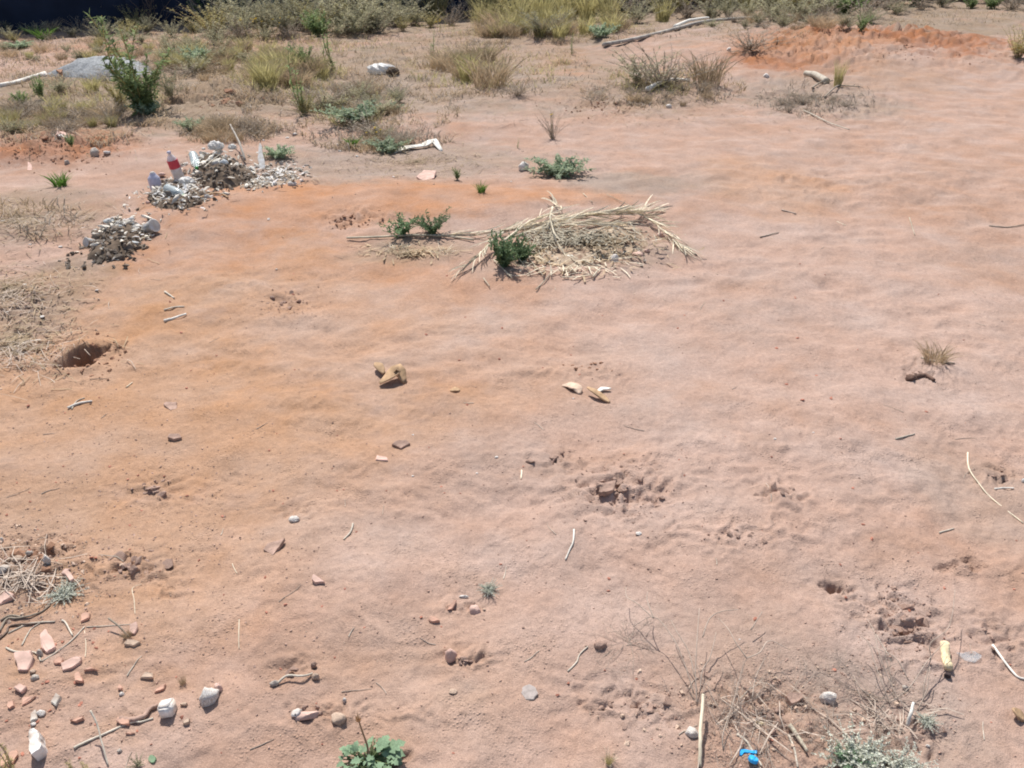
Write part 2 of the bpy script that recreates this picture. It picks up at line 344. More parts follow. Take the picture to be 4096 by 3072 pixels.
# ------------------------------------------------------------------ the ground
def soil_colour(x, y):
    base = np.array([.41,.282,.222]); c = np.ones((len(x), 3))*base
    n1 = pn(x/.9, y/.7, 40); n2 = pn(x/.28, y/.2, 41); n3 = pn(x/2.7, y/2.2, 42); n4 = pn(x/.07, y/.05, 44)+.7*pn(x/.13, y/.1, 45)
    def blend(w, col):
        nonlocal c
        w = np.clip(w, 0, 1)[:, None]; c = c*(1-w)+np.array(col)*w
    blend(.25*sstep(-.1, .5, n3), (.37,.225,.155)); blend(.38*sstep(-.05, .5, n1), (.335,.222,.165)); blend(.30*sstep(.08, .5, n2), (.335,.225,.17)); blend(.35*sstep(.1,.5,pn(x/.35, y/.22, 43)), (.48,.345,.285))
    ORANGE = (.41,.235,.150); TAN = (.355,.245,.18); RED = (.325,.150,.083); GREYB = (.275,.21,.155); BROWN = (.405,.252,.165); PINK = (.432,.316,.266); GREYP = (.31,.245,.20)
    for vx, vy, rx, ry, col, wt in [
        (200,1000,760,460,BROWN,.9),(330,720,520,160,BROWN,.75),(900,1450,300,160,BROWN,.4),(800,800,500,220,BROWN,.45),(60,1150,160,130,TAN,.5),(900,700,400,120,PINK,.3),(1400,1250,800,350,PINK,.45),(1800,700,500,300,PINK,.4),
        (650,440,330,55,ORANGE,.95),(930,430,200,45,ORANGE,.7),(1180,436,210,22,ORANGE,.85),(430,540,150,55,ORANGE,.6),(760,560,260,40,ORANGE,.4),(1010,620,160,40,ORANGE,.35),
        (120,330,150,40,RED,.75),(490,215,100,28,RED,.9),(1900,105,270,38,RED,.95),(1700,145,130,28,RED,.8),(1760,130,160,20,ORANGE,.6),(580,110,90,25,ORANGE,.6),(280,105,160,20,ORANGE,.5),(1230,160,60,70,ORANGE,.7),(1520,75,160,22,PINK,.7),(1800,85,120,20,PINK,.6),
        (80,470,170,60,GREYB,.7),(70,650,120,100,GREYB,.65),(200,230,420,80,GREYB,.9),(560,190,520,90,GREYB,.8),(1050,130,330,60,GREYB,.6),(850,350,330,45,GREYP,.75),(1400,400,170,28,GREYP,.8),(1650,400,160,60,BROWN,.5),
        (1750,215,170,40,GREYP,.75),(1350,210,220,50,GREYB,.55),(1000,200,250,60,GREYP,.6),(1000,20,1800,70,GREYB,.95),(2000,60,300,25,GREYB,.75),(1900,180,150,30,TAN,.5),
        (900,545,130,25,GREYB,.6),(1300,530,160,50,GREYB,.45),(60,1260,110,60,GREYB,.4),(1600,1450,200,160,GREYP,.35),(1900,1560,200,130,GREYP,.35),(2120,1080,120,110,GREYP,.35),(1000,1510,60,25,TAN,.4)]:
        cx, cy = flat(*V(vx, vy)); x1, _ = flat(*V(vx+rx, vy)); _, ya = flat(*V(vx, vy-ry)); _, yb = flat(*V(vx, vy+ry))
        yy = np.where(y > cy, (y-cy)/max(.05, abs(ya-cy)), (cy-y)/max(.05, abs(cy-yb)))
        q = ((x-cx)/abs(x1-cx))**2 + yy**2
        w = 1-sstep(.25, 1.7, q + .7*n1 + .5*n2 + .35*n4)
        blend(w*wt, col)
    return c
def build_ground():
    ys = [-12, -7, -4, -2.2, -1.2, -.5, 0, .3, .55]; y = .75
    while y < 27: ys.append(y); y += .0034*max(y, 1.)**1.28
    while y < 900: ys.append(y); y += (y-26)*.18+.4
    ys = np.array(ys); u = np.linspace(-1, 1, 841)
    win = .78*np.clip(ys, 0, 40)+1.0
    ext = np.array([1.08, 1.25, 1.6, 2.3, 4.0]); u = np.concatenate([-ext[::-1], u, ext])
    big = 8 + np.abs(ys)*.9
    X = u[None, :]*win[:, None]; X[:, -1] += big; X[:, 0] -= big
    Y = np.repeat(ys[:, None], len(u), 1)
    nr, nc = X.shape; x = X.ravel(); yv = Y.ravel(); z = H(x, yv)
    me = bpy.data.meshes.new('ground')
    me.vertices.add(len(x)); me.vertices.foreach_set('co', np.stack([x, yv, z], 1).ravel())
    idx = np.arange(nr*nc).reshape(nr, nc)
    q = np.stack([idx[:-1, :-1], idx[:-1, 1:], idx[1:, 1:], idx[1:, :-1]], -1).reshape(-1, 4)
    me.loops.add(q.size); me.loops.foreach_set('vertex_index', q.ravel().astype(np.int32))
    me.polygons.add(len(q)); me.polygons.foreach_set('loop_start', np.arange(0, q.size, 4, dtype=np.int32))
    me.polygons.foreach_set('use_smooth', np.ones(len(q), bool)); me.update(calc_edges=True)
    ca = me.color_attributes.new('soil', 'FLOAT_COLOR', 'POINT'); c = soil_colour(x, yv)
    ca.data.foreach_set('color', np.concatenate([c, np.ones((len(x), 1))], 1).ravel())
    me.materials.append(soil_material())
    o = link('ground', me); o['kind'] = 'structure'; o['label'] = 'bare pinkish red dirt lot with churned patches and loose dust'
build_ground()

# ------------------------------------------------------------------ the dark wall at the back
def build_wall():
    a = Vector((-19, 13.6)); b = Vector((17, 29.6)); d = (b-a).normalized(); n = Vector((-d.y, d.x)); Lw = (b-a).length
    rz = math.atan2(d.y, d.x); w = thing('boundary_wall', 'dark navy wall along the back of the lot behind the weeds', 'wall', (a.x, a.y, -.35), rz)
    def box(name, x0, x1, y0, y1, z0, z1, bev=.01):
        bm = bmesh.new(); bmesh.ops.create_cube(bm, size=1)
        for v in bm.verts: v.co = Vector(((x0+x1)/2+v.co.x*(x1-x0), (y0+y1)/2+v.co.y*(y1-y0), (z0+z1)/2+v.co.z*(z1-z0)))
        bmesh.ops.bevel(bm, geom=bm.edges[:], offset=bev, segments=1, affect='EDGES')
        return link(name, bm_mesh(bm, name, M['wall']), w)
    k = 0; x = 0
    while x < Lw-.1:
        box('panel', x+.004, min(x+3.0, Lw)-.004, 0, .18, 0, 2.9); box('post', x-.14, x+.14, -.05, .23, 0, 3.0); x += 3.0
    box('coping', -.2, Lw+.2, -.08, .26, 3.003, 3.11)
build_wall()

# ------------------------------------------------------------------ plants
def stems_leaves(seed, mleaf, mstem, ns=14, h=1., spread=.5, nl=22, ll=.1, lw=.04, r=.008, lean=.25, start=.2, droop=.15, side=False):
    R = random.Random(seed); st = MB(); lf = MB()
    for _ in range(ns):
        a = R.uniform(0, 6.283); hh = h*R.uniform(.45, 1.); out = spread*R.uniform(.1, 1.); b = Vector((math.cos(a), math.sin(a), 0))
        p0 = b*R.uniform(0, .12*spread); pts = []
        wob = Vector((R.gauss(0, .05), R.gauss(0, .05), 0))*h
        for i in range(6):
            t = i/5; pts.append(p0+b*out*(t**1.3)+wob*math.sin(t*3)+Vector((0,0,hh*(t-droop*t*t))))
        st.tube(pts, r*R.uniform(.7, 1.1), r*.35, 4, False)
        for _ in range(nl):
            t = R.uniform(start, 1.); q = t*5; i = min(int(q), 4); p = pts[i].lerp(pts[i+1], q-i)
            d = Vector((R.gauss(0, 1), R.gauss(0, 1), R.gauss(.35, .6))); k = (1.15-.5*t)*R.uniform(.55, 1.15)
            lf.leaf(p, d, Vector((R.gauss(0,.5), R.gauss(0,.5), 1)), ll*k, lw*k)
    return [('stem', st.mesh('stems', mstem)), ('foliage', lf.mesh('foliage', mleaf))]
def grass_mesh(seed, m, n=90, h=1., spread=.4, w=.02, droop=.5, mind=.35):
    R = random.Random(seed); b = MB()
    for _ in range(n):
        a = R.uniform(0, 6.283); rr = spread*.35*math.sqrt(R.random()); p = Vector((math.cos(a), math.sin(a), 0))*rr; p.z = -.02
        a2 = a+R.gauss(0, .9); o = Vector((math.cos(a2), math.sin(a2), 0)); hh = h*R.uniform(mind, 1); out = spread*R.uniform(.1, 1)*(hh/h)
        pts = [p+o*out*(t**1.6)+Vector((0,0,hh*(t-droop*.5*t*t))) for t in (0, .33, .66, 1)]
        b.ribbon(pts, w*R.uniform(.6, 1.2), up=Vector((R.gauss(0,1), R.gauss(0,1), .3)))
    return b.mesh('blades', m)
def twig_mesh(seed, m, n=10, h=1., spread=.7, r=.01, depth=2, flatn=.0):
    R = random.Random(seed); b = MB()
    def grow(p, d, L, rr, k):
        pts = [p]; q = p.copy(); dd = d.copy()
        for i in range(4):
            dd = (dd+Vector((R.gauss(0,.22), R.gauss(0,.22), R.gauss(0,.16)))).normalized(); q = q+dd*L/4
            if q.z < .005: q.z = .005+R.random()*.01
            pts.append(q.copy())
        b.tube(pts, rr, rr*.5, 4, False)
        if k > 0:
            for _ in range(R.randint(2, 4)):
                i = R.randint(1, 4); nd = (dd+Vector((R.gauss(0,.7), R.gauss(0,.7), R.gauss(.1,.4)))).normalized(); grow(pts[i], nd, L*R.uniform(.35,.65), rr*.55, k-1)
    for _ in range(n):
        a = R.uniform(0, 6.283); grow(Vector((R.gauss(0,.08), R.gauss(0,.08), 0)), Vector((math.cos(a)*spread, math.sin(a)*spread, h*R.uniform(.3,1)*(1-flatn))).normalized(), R.uniform(.5,1.), r, depth)
    return b.mesh('twigs', m)
P = {}
def proto(key, fn, n): P[key] = [fn(i) for i in range(n)]
proto('sage', lambda i: stems_leaves(100+i, M['sage'], M['greybrush'], 34, 1, .75, 46, .085, .030, .006), 4)
proto('olive', lambda i: stems_leaves(130+i, M['olive'], M['drygrass'], 34, 1, .7, 44, .085, .024, .006), 3)
proto('brush', lambda i: stems_leaves(160+i, M['greybrush'], M['twig'], 34, 1, .9, 30, .07, .018, .007), 3)
proto('green', lambda i: stems_leaves(190+i, M['green'], M['green'], 24, 1, .55, 56, .13, .05, .008), 3)
proto('tall', lambda i: stems_leaves(220+i, M['green'], M['olive'], 20, 1, .42, 70, .11, .032, .009, start=.04, droop=.05), 2)
proto('glauc', lambda i: stems_leaves(250+i, M['glauc'], M['glauc'], 34, .7, .9, 34, .17, .075, .010, droop=.3), 3)
proto('herb', lambda i: stems_leaves(280+i, M['dgreen'], M['dgreen'], 24, 1, .85, 20, .15, .075, .012, droop=.35, start=.1), 3)
proto('slim', lambda i: stems_leaves(310+i, M['green'], M['green'], 3, 1, .12, 34, .10, .025, .010, start=.05, droop=0), 3)
proto('drytuft', lambda i: [('blades', grass_mesh(340+i, M['drygrass'], 170, 1, .8, .018, .5))], 3)
proto('olivetuft', lambda i: [('blades', grass_mesh(360+i, M['olive'], 170, 1, .5, .016, .3))], 3)
proto('strawtuft', lambda i: [('blades', grass_mesh(370+i, M['straw'], 60, 1, .9, .02, .7))], 2)
proto('grass', lambda i: [('blades', grass_mesh(380+i, M['bright'], 110, 1, .7, .035, .5))], 2)
proto('twigs', lambda i: [('twigs', twig_mesh(400+i, M['twig'], 14, .7, 1, .014, 2))], 3)
proto('palebranch', lambda i: [('twigs', twig_mesh(420+i, M['paletwig'], 5, .5, 1, .016, 2))], 1)
proto('darktwigs', lambda i: [('twigs', twig_mesh(430+i, M['twigdark'], 12, 1.2, .8, .012, 2))], 1)
def plant(kind, vx, vy, hpx, name, label, cat, group=None, wide=1., i=None, sink=.01):
    p = atv(vx, vy); s = mv(p, hpx)*1.3; pr = P[kind]; pr = pr[rnd.randrange(len(pr)) if i is None else i]
    t = thing(name, label, cat, (p.x, p.y, p.z-sink*s), rnd.uniform(0, 6.283), group, (s*wide, s*wide, s))
    for n, me in pr: link(n, me, t)
    return t

# weeds along the wall
BAND = [(0,118),(60,105),(150,88),(250,98),(350,100),(430,98),(520,95),(620,92),(720,88),(800,84),(880,76),(950,60),(1050,74),(1150,80),(1250,78),(1330,62),(1430,50),(1520,44),(1600,44),(1700,50),(1800,56),(1880,54),(1960,34),(2060,24),(2150,26),(2212,26)]
def band_y(x):
    for (xa, ya), (xb, yb) in zip(BAND, BAND[1:]):
        if xa <= x <= xb: return ya+(yb-ya)*(x-xa)/(xb-xa)
    return BAND[-1][1]
LBL = {'sage':('weed_shrub','grey-green leafy weed in the tangled belt along the dark wall','weed','sage weeds along the wall'),
       'olive':('olive_weed','olive yellow-green weed in the tangled belt along the dark wall','weed','olive weeds along the wall'),
       'brush':('dry_shrub','dry grey-brown brush in the tangled belt along the dark wall','shrub','dry brush along the wall'),
       'green':('green_weed','fresh green leafy weed in the tangled belt along the dark wall','weed','green weeds along the wall'),
       'olivetuft':('tall_grass','tall olive grass tuft in the belt along the dark wall','grass','tall grass along the wall'),
       'drytuft':('dry_grass_tuft','dry tan grass tuft at the edge of the weed belt','grass','dry tufts at the weed belt')}
R2 = random.Random(5)
for row in range(5):
    x = -40+R2.uniform(0, 30)
    while x < 2260:
        y = band_y(min(max(x, 0), 2212))-6-row*15+R2.uniform(-6, 5)
        if x < 430 and y < 62: x += 50; continue
        if y < 3: y = R2.uniform(-8, 4)
        if x < 400: k = R2.choice(['sage','sage','olive','brush','drytuft','sage'])
        elif x < 900: k = R2.choice(['sage','sage','sage','olive','brush','green','sage'])
        elif x < 1380: k = R2.choice(['olivetuft','olivetuft','olivetuft','olive','sage','brush'])
        elif x < 1750: k = R2.choice(['olivetuft','olive','sage','brush'])
        else: k = R2.choice(['sage','brush','brush','sage','green'])
        hp = R2.uniform(38, 62) if x < 430 else R2.uniform(45, 80)
        if x < 430: hp = R2.uniform(20, 34) if (x < 140) else R2.uniform(28, 44)
        if row == 0: hp *= .7
        if x > 1750: hp *= .85
        nm, lb, ct, gr = LBL[k]; st = next(t for e, t in [(430,'below the dark wall'),(680,'just past the visible wall'),(950,'behind the torn sack'),(1380,'of tall olive grass'),(1760,'behind the long fallen pole'),(9999,'above the eroded red bank')] if x < e)
        edge = ('fronting the', 'inside the', 'behind the')[0 if row == 0 else (1 if row < 3 else 2)]
        plant(k, x, y, hp, nm, lb.split(' in the ')[0].split(' at the ')[0]+' '+edge+' belt '+st, ct, k+' '+edge+' belt '+st, wide=R2.uniform(1.0, 1.5)); x += R2.uniform(34, 62)
plant('darktwigs', 330, 58, 62, 'dry_shrub', 'bare dark twiggy shrub standing against the dark wall', 'shrub', wide=.9)
plant('palebranch', 235, 46, 46, 'dead_branch', 'bleached white dead branch lying on the weeds against the dark wall', 'branch', wide=1.2, sink=-.25)
plant('grass', 95, 84, 26, 'grass_tuft', 'bright green grass clump at the foot of the dark wall', 'grass', wide=1.6)
plant('glauc', 40, 104, 22, 'herb_clump', 'low silvery plant by the dark wall', 'weed', wide=1.6)

# single weeds in the middle ground
SP = [('tall',315,243,165,'tall_weed','tall bright green bushy weed beside the grey gravel heap','weed',1.,0),
 ('olive',262,232,70,'olive_weed','dry olive weed at the foot of the tall green weed','weed',.8,None),
 ('green',318,244,78,'green_weed','leafy lower shoots around the tall green weed','weed',.75,1),
 ('glauc',322,248,40,'herb_clump','grey-green leaves at the base of the tall green weed','weed',1.,None),
 ('sage',372,215,62,'weed_shrub','small pale weed just behind the tall green weed','weed',.7,None),
 ('olivetuft',200,200,36,'grass_tuft','yellow-olive grass tuft in front of the gravel heap','grass',1.6,None),
 ('sage',130,205,36,'weed_shrub','low grey-green weed in front of the gravel heap','weed',1.4,None),
 ('green',48,232,32,'green_weed','small dark green weed near the pale fallen plank','weed',1.,None),
 ('green',90,215,46,'green_weed','thin dark weed near the pale fallen plank','weed',.6,None),
 ('glauc',420,138,55,'herb_clump','round grey-green bush on the dry slope behind the tall weed','shrub',.75,None),
 ('green',660,160,56,'green_weed','feathery green weed in the yellow grass patch','weed',.9,None),
 ('slim',722,150,72,'slim_weed','upright bright green weed on the orange dirt behind the torn sack','weed',1.8,0),
 ('slim',655,246,120,'slim_weed','tall thin green stalk rising beside the dry brush','weed',1.,1),
 ('slim',562,180,40,'slim_weed','short thin green stalk in the yellow grass patch','weed',1.,2),
 ('slim',935,130,48,'slim_weed','thin pale green stalk beyond the torn sack','weed',1.2,0),
 ('slim',1235,118,42,'slim_weed','lone thin green stalk on the orange track','weed',1.,1),
 ('olive',660,248,52,'olive_weed','leafy olive weed at the foot of the tall thin stalk','weed',.8,None),
 ('glauc',765,264,60,'herb_clump','wide mint-green leafy clump among the dry brush','weed',1.25,0),
 ('glauc',840,240,30,'herb_clump','pale grey-green clump beside the wide mint clump','weed',1.2,1),
 ('glauc',412,282,36,'herb_clump','spiky grey-green plant above the rubbish heap','weed',.9,2),
 ('glauc',602,342,38,'herb_clump','grey-green plant at the back of the rubbish heap','weed',1.0,1),
 ('glauc',835,330,40,'herb_clump','grey-green plant by the curled strip of bark','weed',1.2,2),
 ('grass',762,316,24,'grass_tuft','small bright green grass tuft among dry weeds','grass',1.2,0),
 ('grass',1040,416,26,'grass_tuft','bright green grass tuft on the grey dirt behind the palm leaves','grass',.9,1),
 ('grass',132,402,34,'grass_tuft','vivid green spreading grass clump on the bare dirt near the rubbish heap','grass',1.3,0),
 ('green',155,318,26,'green_weed','tiny dark green plant on the red clods','weed',.7,None),
 ('drytuft',1060,188,80,'dry_grass_tuft','large olive brown grass clump in the open dirt','grass',1.2,None),
 ('olivetuft',1010,178,60,'tall_grass','olive grass standing in the large brown clump','grass',1.1,None),
 ('brush',1120,205,40,'dry_shrub','low dry brush at the end of the large brown clump','shrub',1.3,None),
 ('glauc',1298,82,40,'herb_clump','pale green round clump near the long fallen pole','weed',1.,0),
 ('brush',1430,186,86,'dry_shrub','dark grey-green spreading bush below the long fallen pole','shrub',1.5,0),
 ('sage',1385,184,66,'weed_shrub','dark sage weed at the side of the spreading bush','weed',1.4,1),
 ('drytuft',1525,186,76,'dry_grass_tuft','brown dry grass beside the spreading grey bush','grass',1.,1),
 ('twigs',1640,112,34,'twig_heap','low heap of dry grey twigs on pink dirt','twigs',1.9,0),
 ('brush',1620,112,40,'dry_shrub','low dry grey brush in the twig heap','shrub',2.2,1),
 ('olivetuft',1808,188,56,'grass_tuft','small yellow-green weed by the short log','grass',.6,0),
 ('green',1860,68,30,'green_weed','small dark round plant at the foot of the red bank','weed',.9,0),
 ('sage',1690,60,46,'weed_shrub','sage weed by the upper end of the long pole','weed',.8,0),
 ('olive',2200,122,60,'olive_weed','yellow-flowered olive weed on the red bank','weed',1.0,0),
 ('brush',1195,300,60,'dry_shrub','dry grey weed with a yellow flower head','weed',.55,2),
 ('glauc',1205,380,58,'herb_clump','silvery green leafy plant beside a white pebble','weed',1.25,1),
 ('green',988,388,24,'green_weed','tiny green sprout on the grey dirt','weed',.7,0),
 ('slim',1118,320,22,'slim_weed','tiny yellowish sprout on the pink dirt','weed',1.,2),
 ('herb',868,508,58,'leafy_herb','dark green leafy herb behind the long pale stalk','weed',.95,0),
 ('herb',935,503,62,'leafy_herb','taller dark green herb with upright stems behind the long pale stalk','weed',.85,1),
 ('drytuft',470,290,46,'dry_grass_tuft','grey-brown dry tuft above the rubbish heap','grass',1.5,0),
 ('brush',700,235,52,'dry_shrub','wide tangle of dry brown brush','shrub',1.5,1),
 ('brush',800,290,44,'dry_shrub','dry pale brush with small yellow flowers','shrub',1.6,2),
 ('sage',30,290,34,'weed_shrub','low olive-grey weed above the red clods','weed',1.7,2),
 ('twigs',1900,1612,36,'twig_heap','tangle of fine grey twigs on the silvery plant','twigs',1.3,1),
 ('strawtuft',860,545,18,'straw_tuft','flattened dry straw below the long pale stalk','grass',2.6,0),
 ('strawtuft',960,545,18,'straw_tuft','flattened pale straw at the thick end of the long stalk','grass',2.4,1)]
for k, x, y, hp, nm, lb, ct, wd, i in SP: plant(k, x, y, hp, nm, lb, ct, None, wd, i)
# the dry cover of the far slope: tufts one can tell apart
for (vx, vy, rx, ry, n, kinds, lo, hi, lb, gr) in [
   (110,262,150,26,34,['drytuft','olivetuft','brush'],18,34,'low dry grass tuft on the slope below the gravel heap','dry tufts below the gravel heap'),
   (230,118,230,18,18,['drytuft','olivetuft','sage'],12,24,'small dry tuft on the strip between gravel heap and dark wall','tufts between gravel heap and wall'),
   (330,165,120,22,14,['drytuft','drytuft','brush'],14,26,'dry tan tuft on the slope behind the tall green weed','dry tufts behind the tall weed'),
   (480,130,140,32,30,['drytuft','olivetuft','sage'],16,34,'dry tuft on the slope between gravel heap and torn sack','dry tufts on the middle slope'),
   (620,170,90,22,16,['olivetuft','olivetuft','drytuft'],26,52,'yellow-olive grass tuft in the yellow grass patch','tufts of the yellow grass patch'),
   (1000,150,70,34,10,['drytuft','olivetuft'],20,44,'olive-brown tuft around the large brown clump','tufts round the brown clump'),
   (1180,70,200,16,16,['drytuft','olivetuft'],20,40,'tan tuft on the edge of the tall olive grass','tufts before the tall grass'),
   (760,225,140,30,16,['brush','drytuft','sage'],18,36,'low dry weed around the mint-green clump','dry weeds round the mint clump'),
   (1400,210,160,22,12,['brush','drytuft','twigs'],12,24,'flattened dry weed below the spreading grey bush','flattened weeds below the bush'),
   (1700,55,200,12,10,['brush','sage','drytuft'],16,30,'low weed between the pole and the red bank','weeds above the red bank'),
   (500,290,70,20,8,['brush','drytuft'],18,30,'dry weed just above the rubbish heap','dry weeds above the heap'),
   (1750,225,110,22,12,['twigs','twigs','brush'],10,18,'flattened grey twigs near the short log','flattened twigs near the log'),
   (830,310,80,14,8,['brush','drytuft','sage'],14,26,'dry weed behind the curled bark strip','dry weeds behind the bark')]:
    for j in range(int(n*1.7)):
        a = R2.uniform(0, 6.283); q = math.sqrt(R2.random()); k = R2.choice(kinds)
        nm = {'drytuft':'dry_grass_tuft','olivetuft':'grass_tuft','brush':'dry_weed','sage':'weed_shrub','twigs':'twig_heap'}[k]
        plant(k, vx+rx*q*math.cos(a), vy+ry*q*math.sin(a), R2.uniform(lo, hi)*1.12, nm, lb, 'weed' if k in ('brush','sage') else ('twigs' if k == 'twigs' else 'grass'), gr, R2.uniform(1.1, 1.8))

# dry litter: uncountable flat bits of straw and grass
def litter(name, label, zones, m, n, L, W, seed, lift=.006, tilt=.25):
    r = np.random.RandomState(seed); px = []; py = []
    tot = sum(z[4] for z in zones)
    for vx, vy, rx, ry, wt in zones:
        k = int(n*wt/tot); a = r.uniform(0, 6.283, k); q = np.abs(r.normal(0, .62, k)); px.append((vx+rx*q*np.cos(a))*K); py.append((vy+ry*q*np.sin(a))*K)
    px = np.concatenate(px); py = np.concatenate(py); x, y, z = at_many(px, py); b = MB(); R = random.Random(seed)
    for i in range(len(x)):
        l = R.uniform(*L); a = R.uniform(0, 6.283); d = Vector((math.cos(a), math.sin(a), R.gauss(0, tilt))); p = Vector((x[i], y[i], z[i]+lift)); bend = Vector((R.gauss(0,.15), R.gauss(0,.15), R.uniform(0,.25)))*l
        pts = [p-d*l*.5, p+bend*.5, p+d*l*.5]
        for q in pts: q.z = max(q.z, p.z-.002)
        b.ribbon(pts, R.uniform(*W), prof=(.8, 1, .5))
    o = link(name, b.mesh(name, m)); tag(o, label, 'litter', kind='stuff')
litter('dry_grass_litter', 'thin layer of broken dry grass over the weedy parts of the lot', [(40,480,260,50,1.6),(20,620,150,60,1.0),(40,740,170,70,1.0),(560,220,500,90,3.5),(1000,200,300,70,2),(1380,220,220,50,2),(1750,215,170,50,1.6),(130,260,260,70,3),(900,350,260,40,1.6),(1900,50,300,25,1)], M['drygrass'], 6500, (.03,.12), (.003,.006), 3)
def cover(name, label, zones, m, n, h, w, seed):
    r = np.random.RandomState(seed); px = []; py = []; tot = sum(z[4] for z in zones)
    for vx, vy, rx, ry, wt in zones:
        k = int(n*wt/tot); a = r.uniform(0, 6.283, k); q = r.uniform(0, 1, k)**.6*1.02; px.append((vx+rx*q*np.cos(a))*K); py.append((vy+ry*q*np.sin(a))*K)
    px = np.concatenate(px); py = np.maximum(np.concatenate(py), -10); x, y, z = at_many(px, py)
    keep = pn(x/.55, y/.55, seed)+.6*pn(x/.2, y/.2, seed+1) > .05; x, y, z = x[keep], y[keep], z[keep]; N = len(x)
    hh = r.uniform(h[0], h[1], N); a = r.uniform(0, 6.283, N); lean = r.uniform(.3, 2.4, N)*hh; b = a+r.normal(0, .4, N); ww = r.uniform(w[0], w[1], N)*.5; f = r.uniform(0, 6.283, N)
    P0 = np.stack([x, y, z-.005], 1); P1 = np.stack([x+np.cos(a)*lean*.35, y+np.sin(a)*lean*.35, z+hh*.6], 1); P2 = np.stack([x+np.cos(b)*lean, y+np.sin(b)*lean, z+hh*(1-.25*r.uniform(0, 1, N))], 1)
    S = np.stack([np.cos(f)*ww, np.sin(f)*ww, 0*f], 1)
    Vv = np.stack([P0-S, P0+S, P1+S*.8, P1-S*.8, P2], 1).reshape(-1, 3); o = np.arange(N)*5
    F = [t for i in o for t in ((i, i+1, i+2, i+3), (i+3, i+2, i+4))]
    me = bpy.data.meshes.new(name); me.from_pydata(Vv.tolist(), [], F); me.materials.append(m); tag(link(name, me), label, 'ground cover', kind='stuff')
Z1 = [(220,112,300,26,2.6),(60,160,120,30,1),(130,260,260,60,4),(560,150,380,70,5),(300,160,260,50,2.5),(760,230,240,70,3),(1050,150,230,60,3),(1430,190,180,45,1.8),(1700,60,320,30,2),(700,85,600,22,3),(1200,75,260,20,2),(820,305,150,26,1.2),(490,285,110,30,1),(2050,35,220,22,1.2),(60,480,160,40,.5)]
cover('dry_ground_cover', 'thin dry tan grass covering the weedy slope', Z1, M['drygrass'], 36000, (.02,.10), (.006,.013), 51)
cover('grey_ground_cover', 'thin grey-brown dead stems covering the weedy slope', Z1+[(1750,215,150,40,1.2)], M['greybrush'], 24000, (.02,.09), (.006,.012), 52)
cover('olive_ground_cover', 'thin olive grass covering the weedy slope', [(620,165,130,40,2),(1050,150,180,50,2),(1150,60,260,26,2),(200,215,160,30,1),(560,100,300,20,1.4),(760,235,120,40,1),(1430,180,120,30,.8)], M['olive'], 11000, (.03,.16), (.004,.010), 53)
litter('grey_stem_litter', 'scattered grey dry stems over the weedy parts of the lot', [(40,480,260,50,1.4),(20,640,160,80,1.0),(40,760,170,60,.8),(560,260,500,90,2.5),(1380,220,240,60,2),(1750,220,180,50,2),(1640,1560,160,70,.12),(60,1250,110,60,.35),(1900,1560,140,60,.12)], M['dusttwig'], 2400, (.04,.16), (.002,.004), 4)

# ------------------------------------------------------------------ clods, pebbles, crumbs
CLOD = [rock('clod', M['clod'], 500+i, 16, (1, .85, .62)) for i in range(8)]
RCLOD = [rock('clod', M['redclod'], 520+i, 16, (1, .85, .65)) for i in range(6)]
PEB = [rock('pebble', M['redpeb'], 540+i, 12, (1, .8, .6)) for i in range(6)]
LUMP = [rock('lump', M['lump'], 560+i, 10, (1, .75, .5)) for i in range(8)]
DLUMP = [rock('lump', M['dlump'], 580+i, 14, (1, .8, .6)) for i in range(4)]
R3 = random.Random(21)
def place(name, me, vx, vy, sz, label=None, cat=None, group=None, sink=.15, tilt=.3, lift=0):
    p = atv(vx, vy)
    o = link(name, me, None, (p.x, p.y, p.z+sz*(.18-sink)+lift), (R3.gauss(0, tilt), R3.gauss(0, tilt), R3.uniform(0, 6.283)), (sz*R3.uniform(.8, 1.3), sz*R3.uniform(.75, 1.1), sz*R3.uniform(.7, 1.1)))
    return tag(o, label, cat, group)
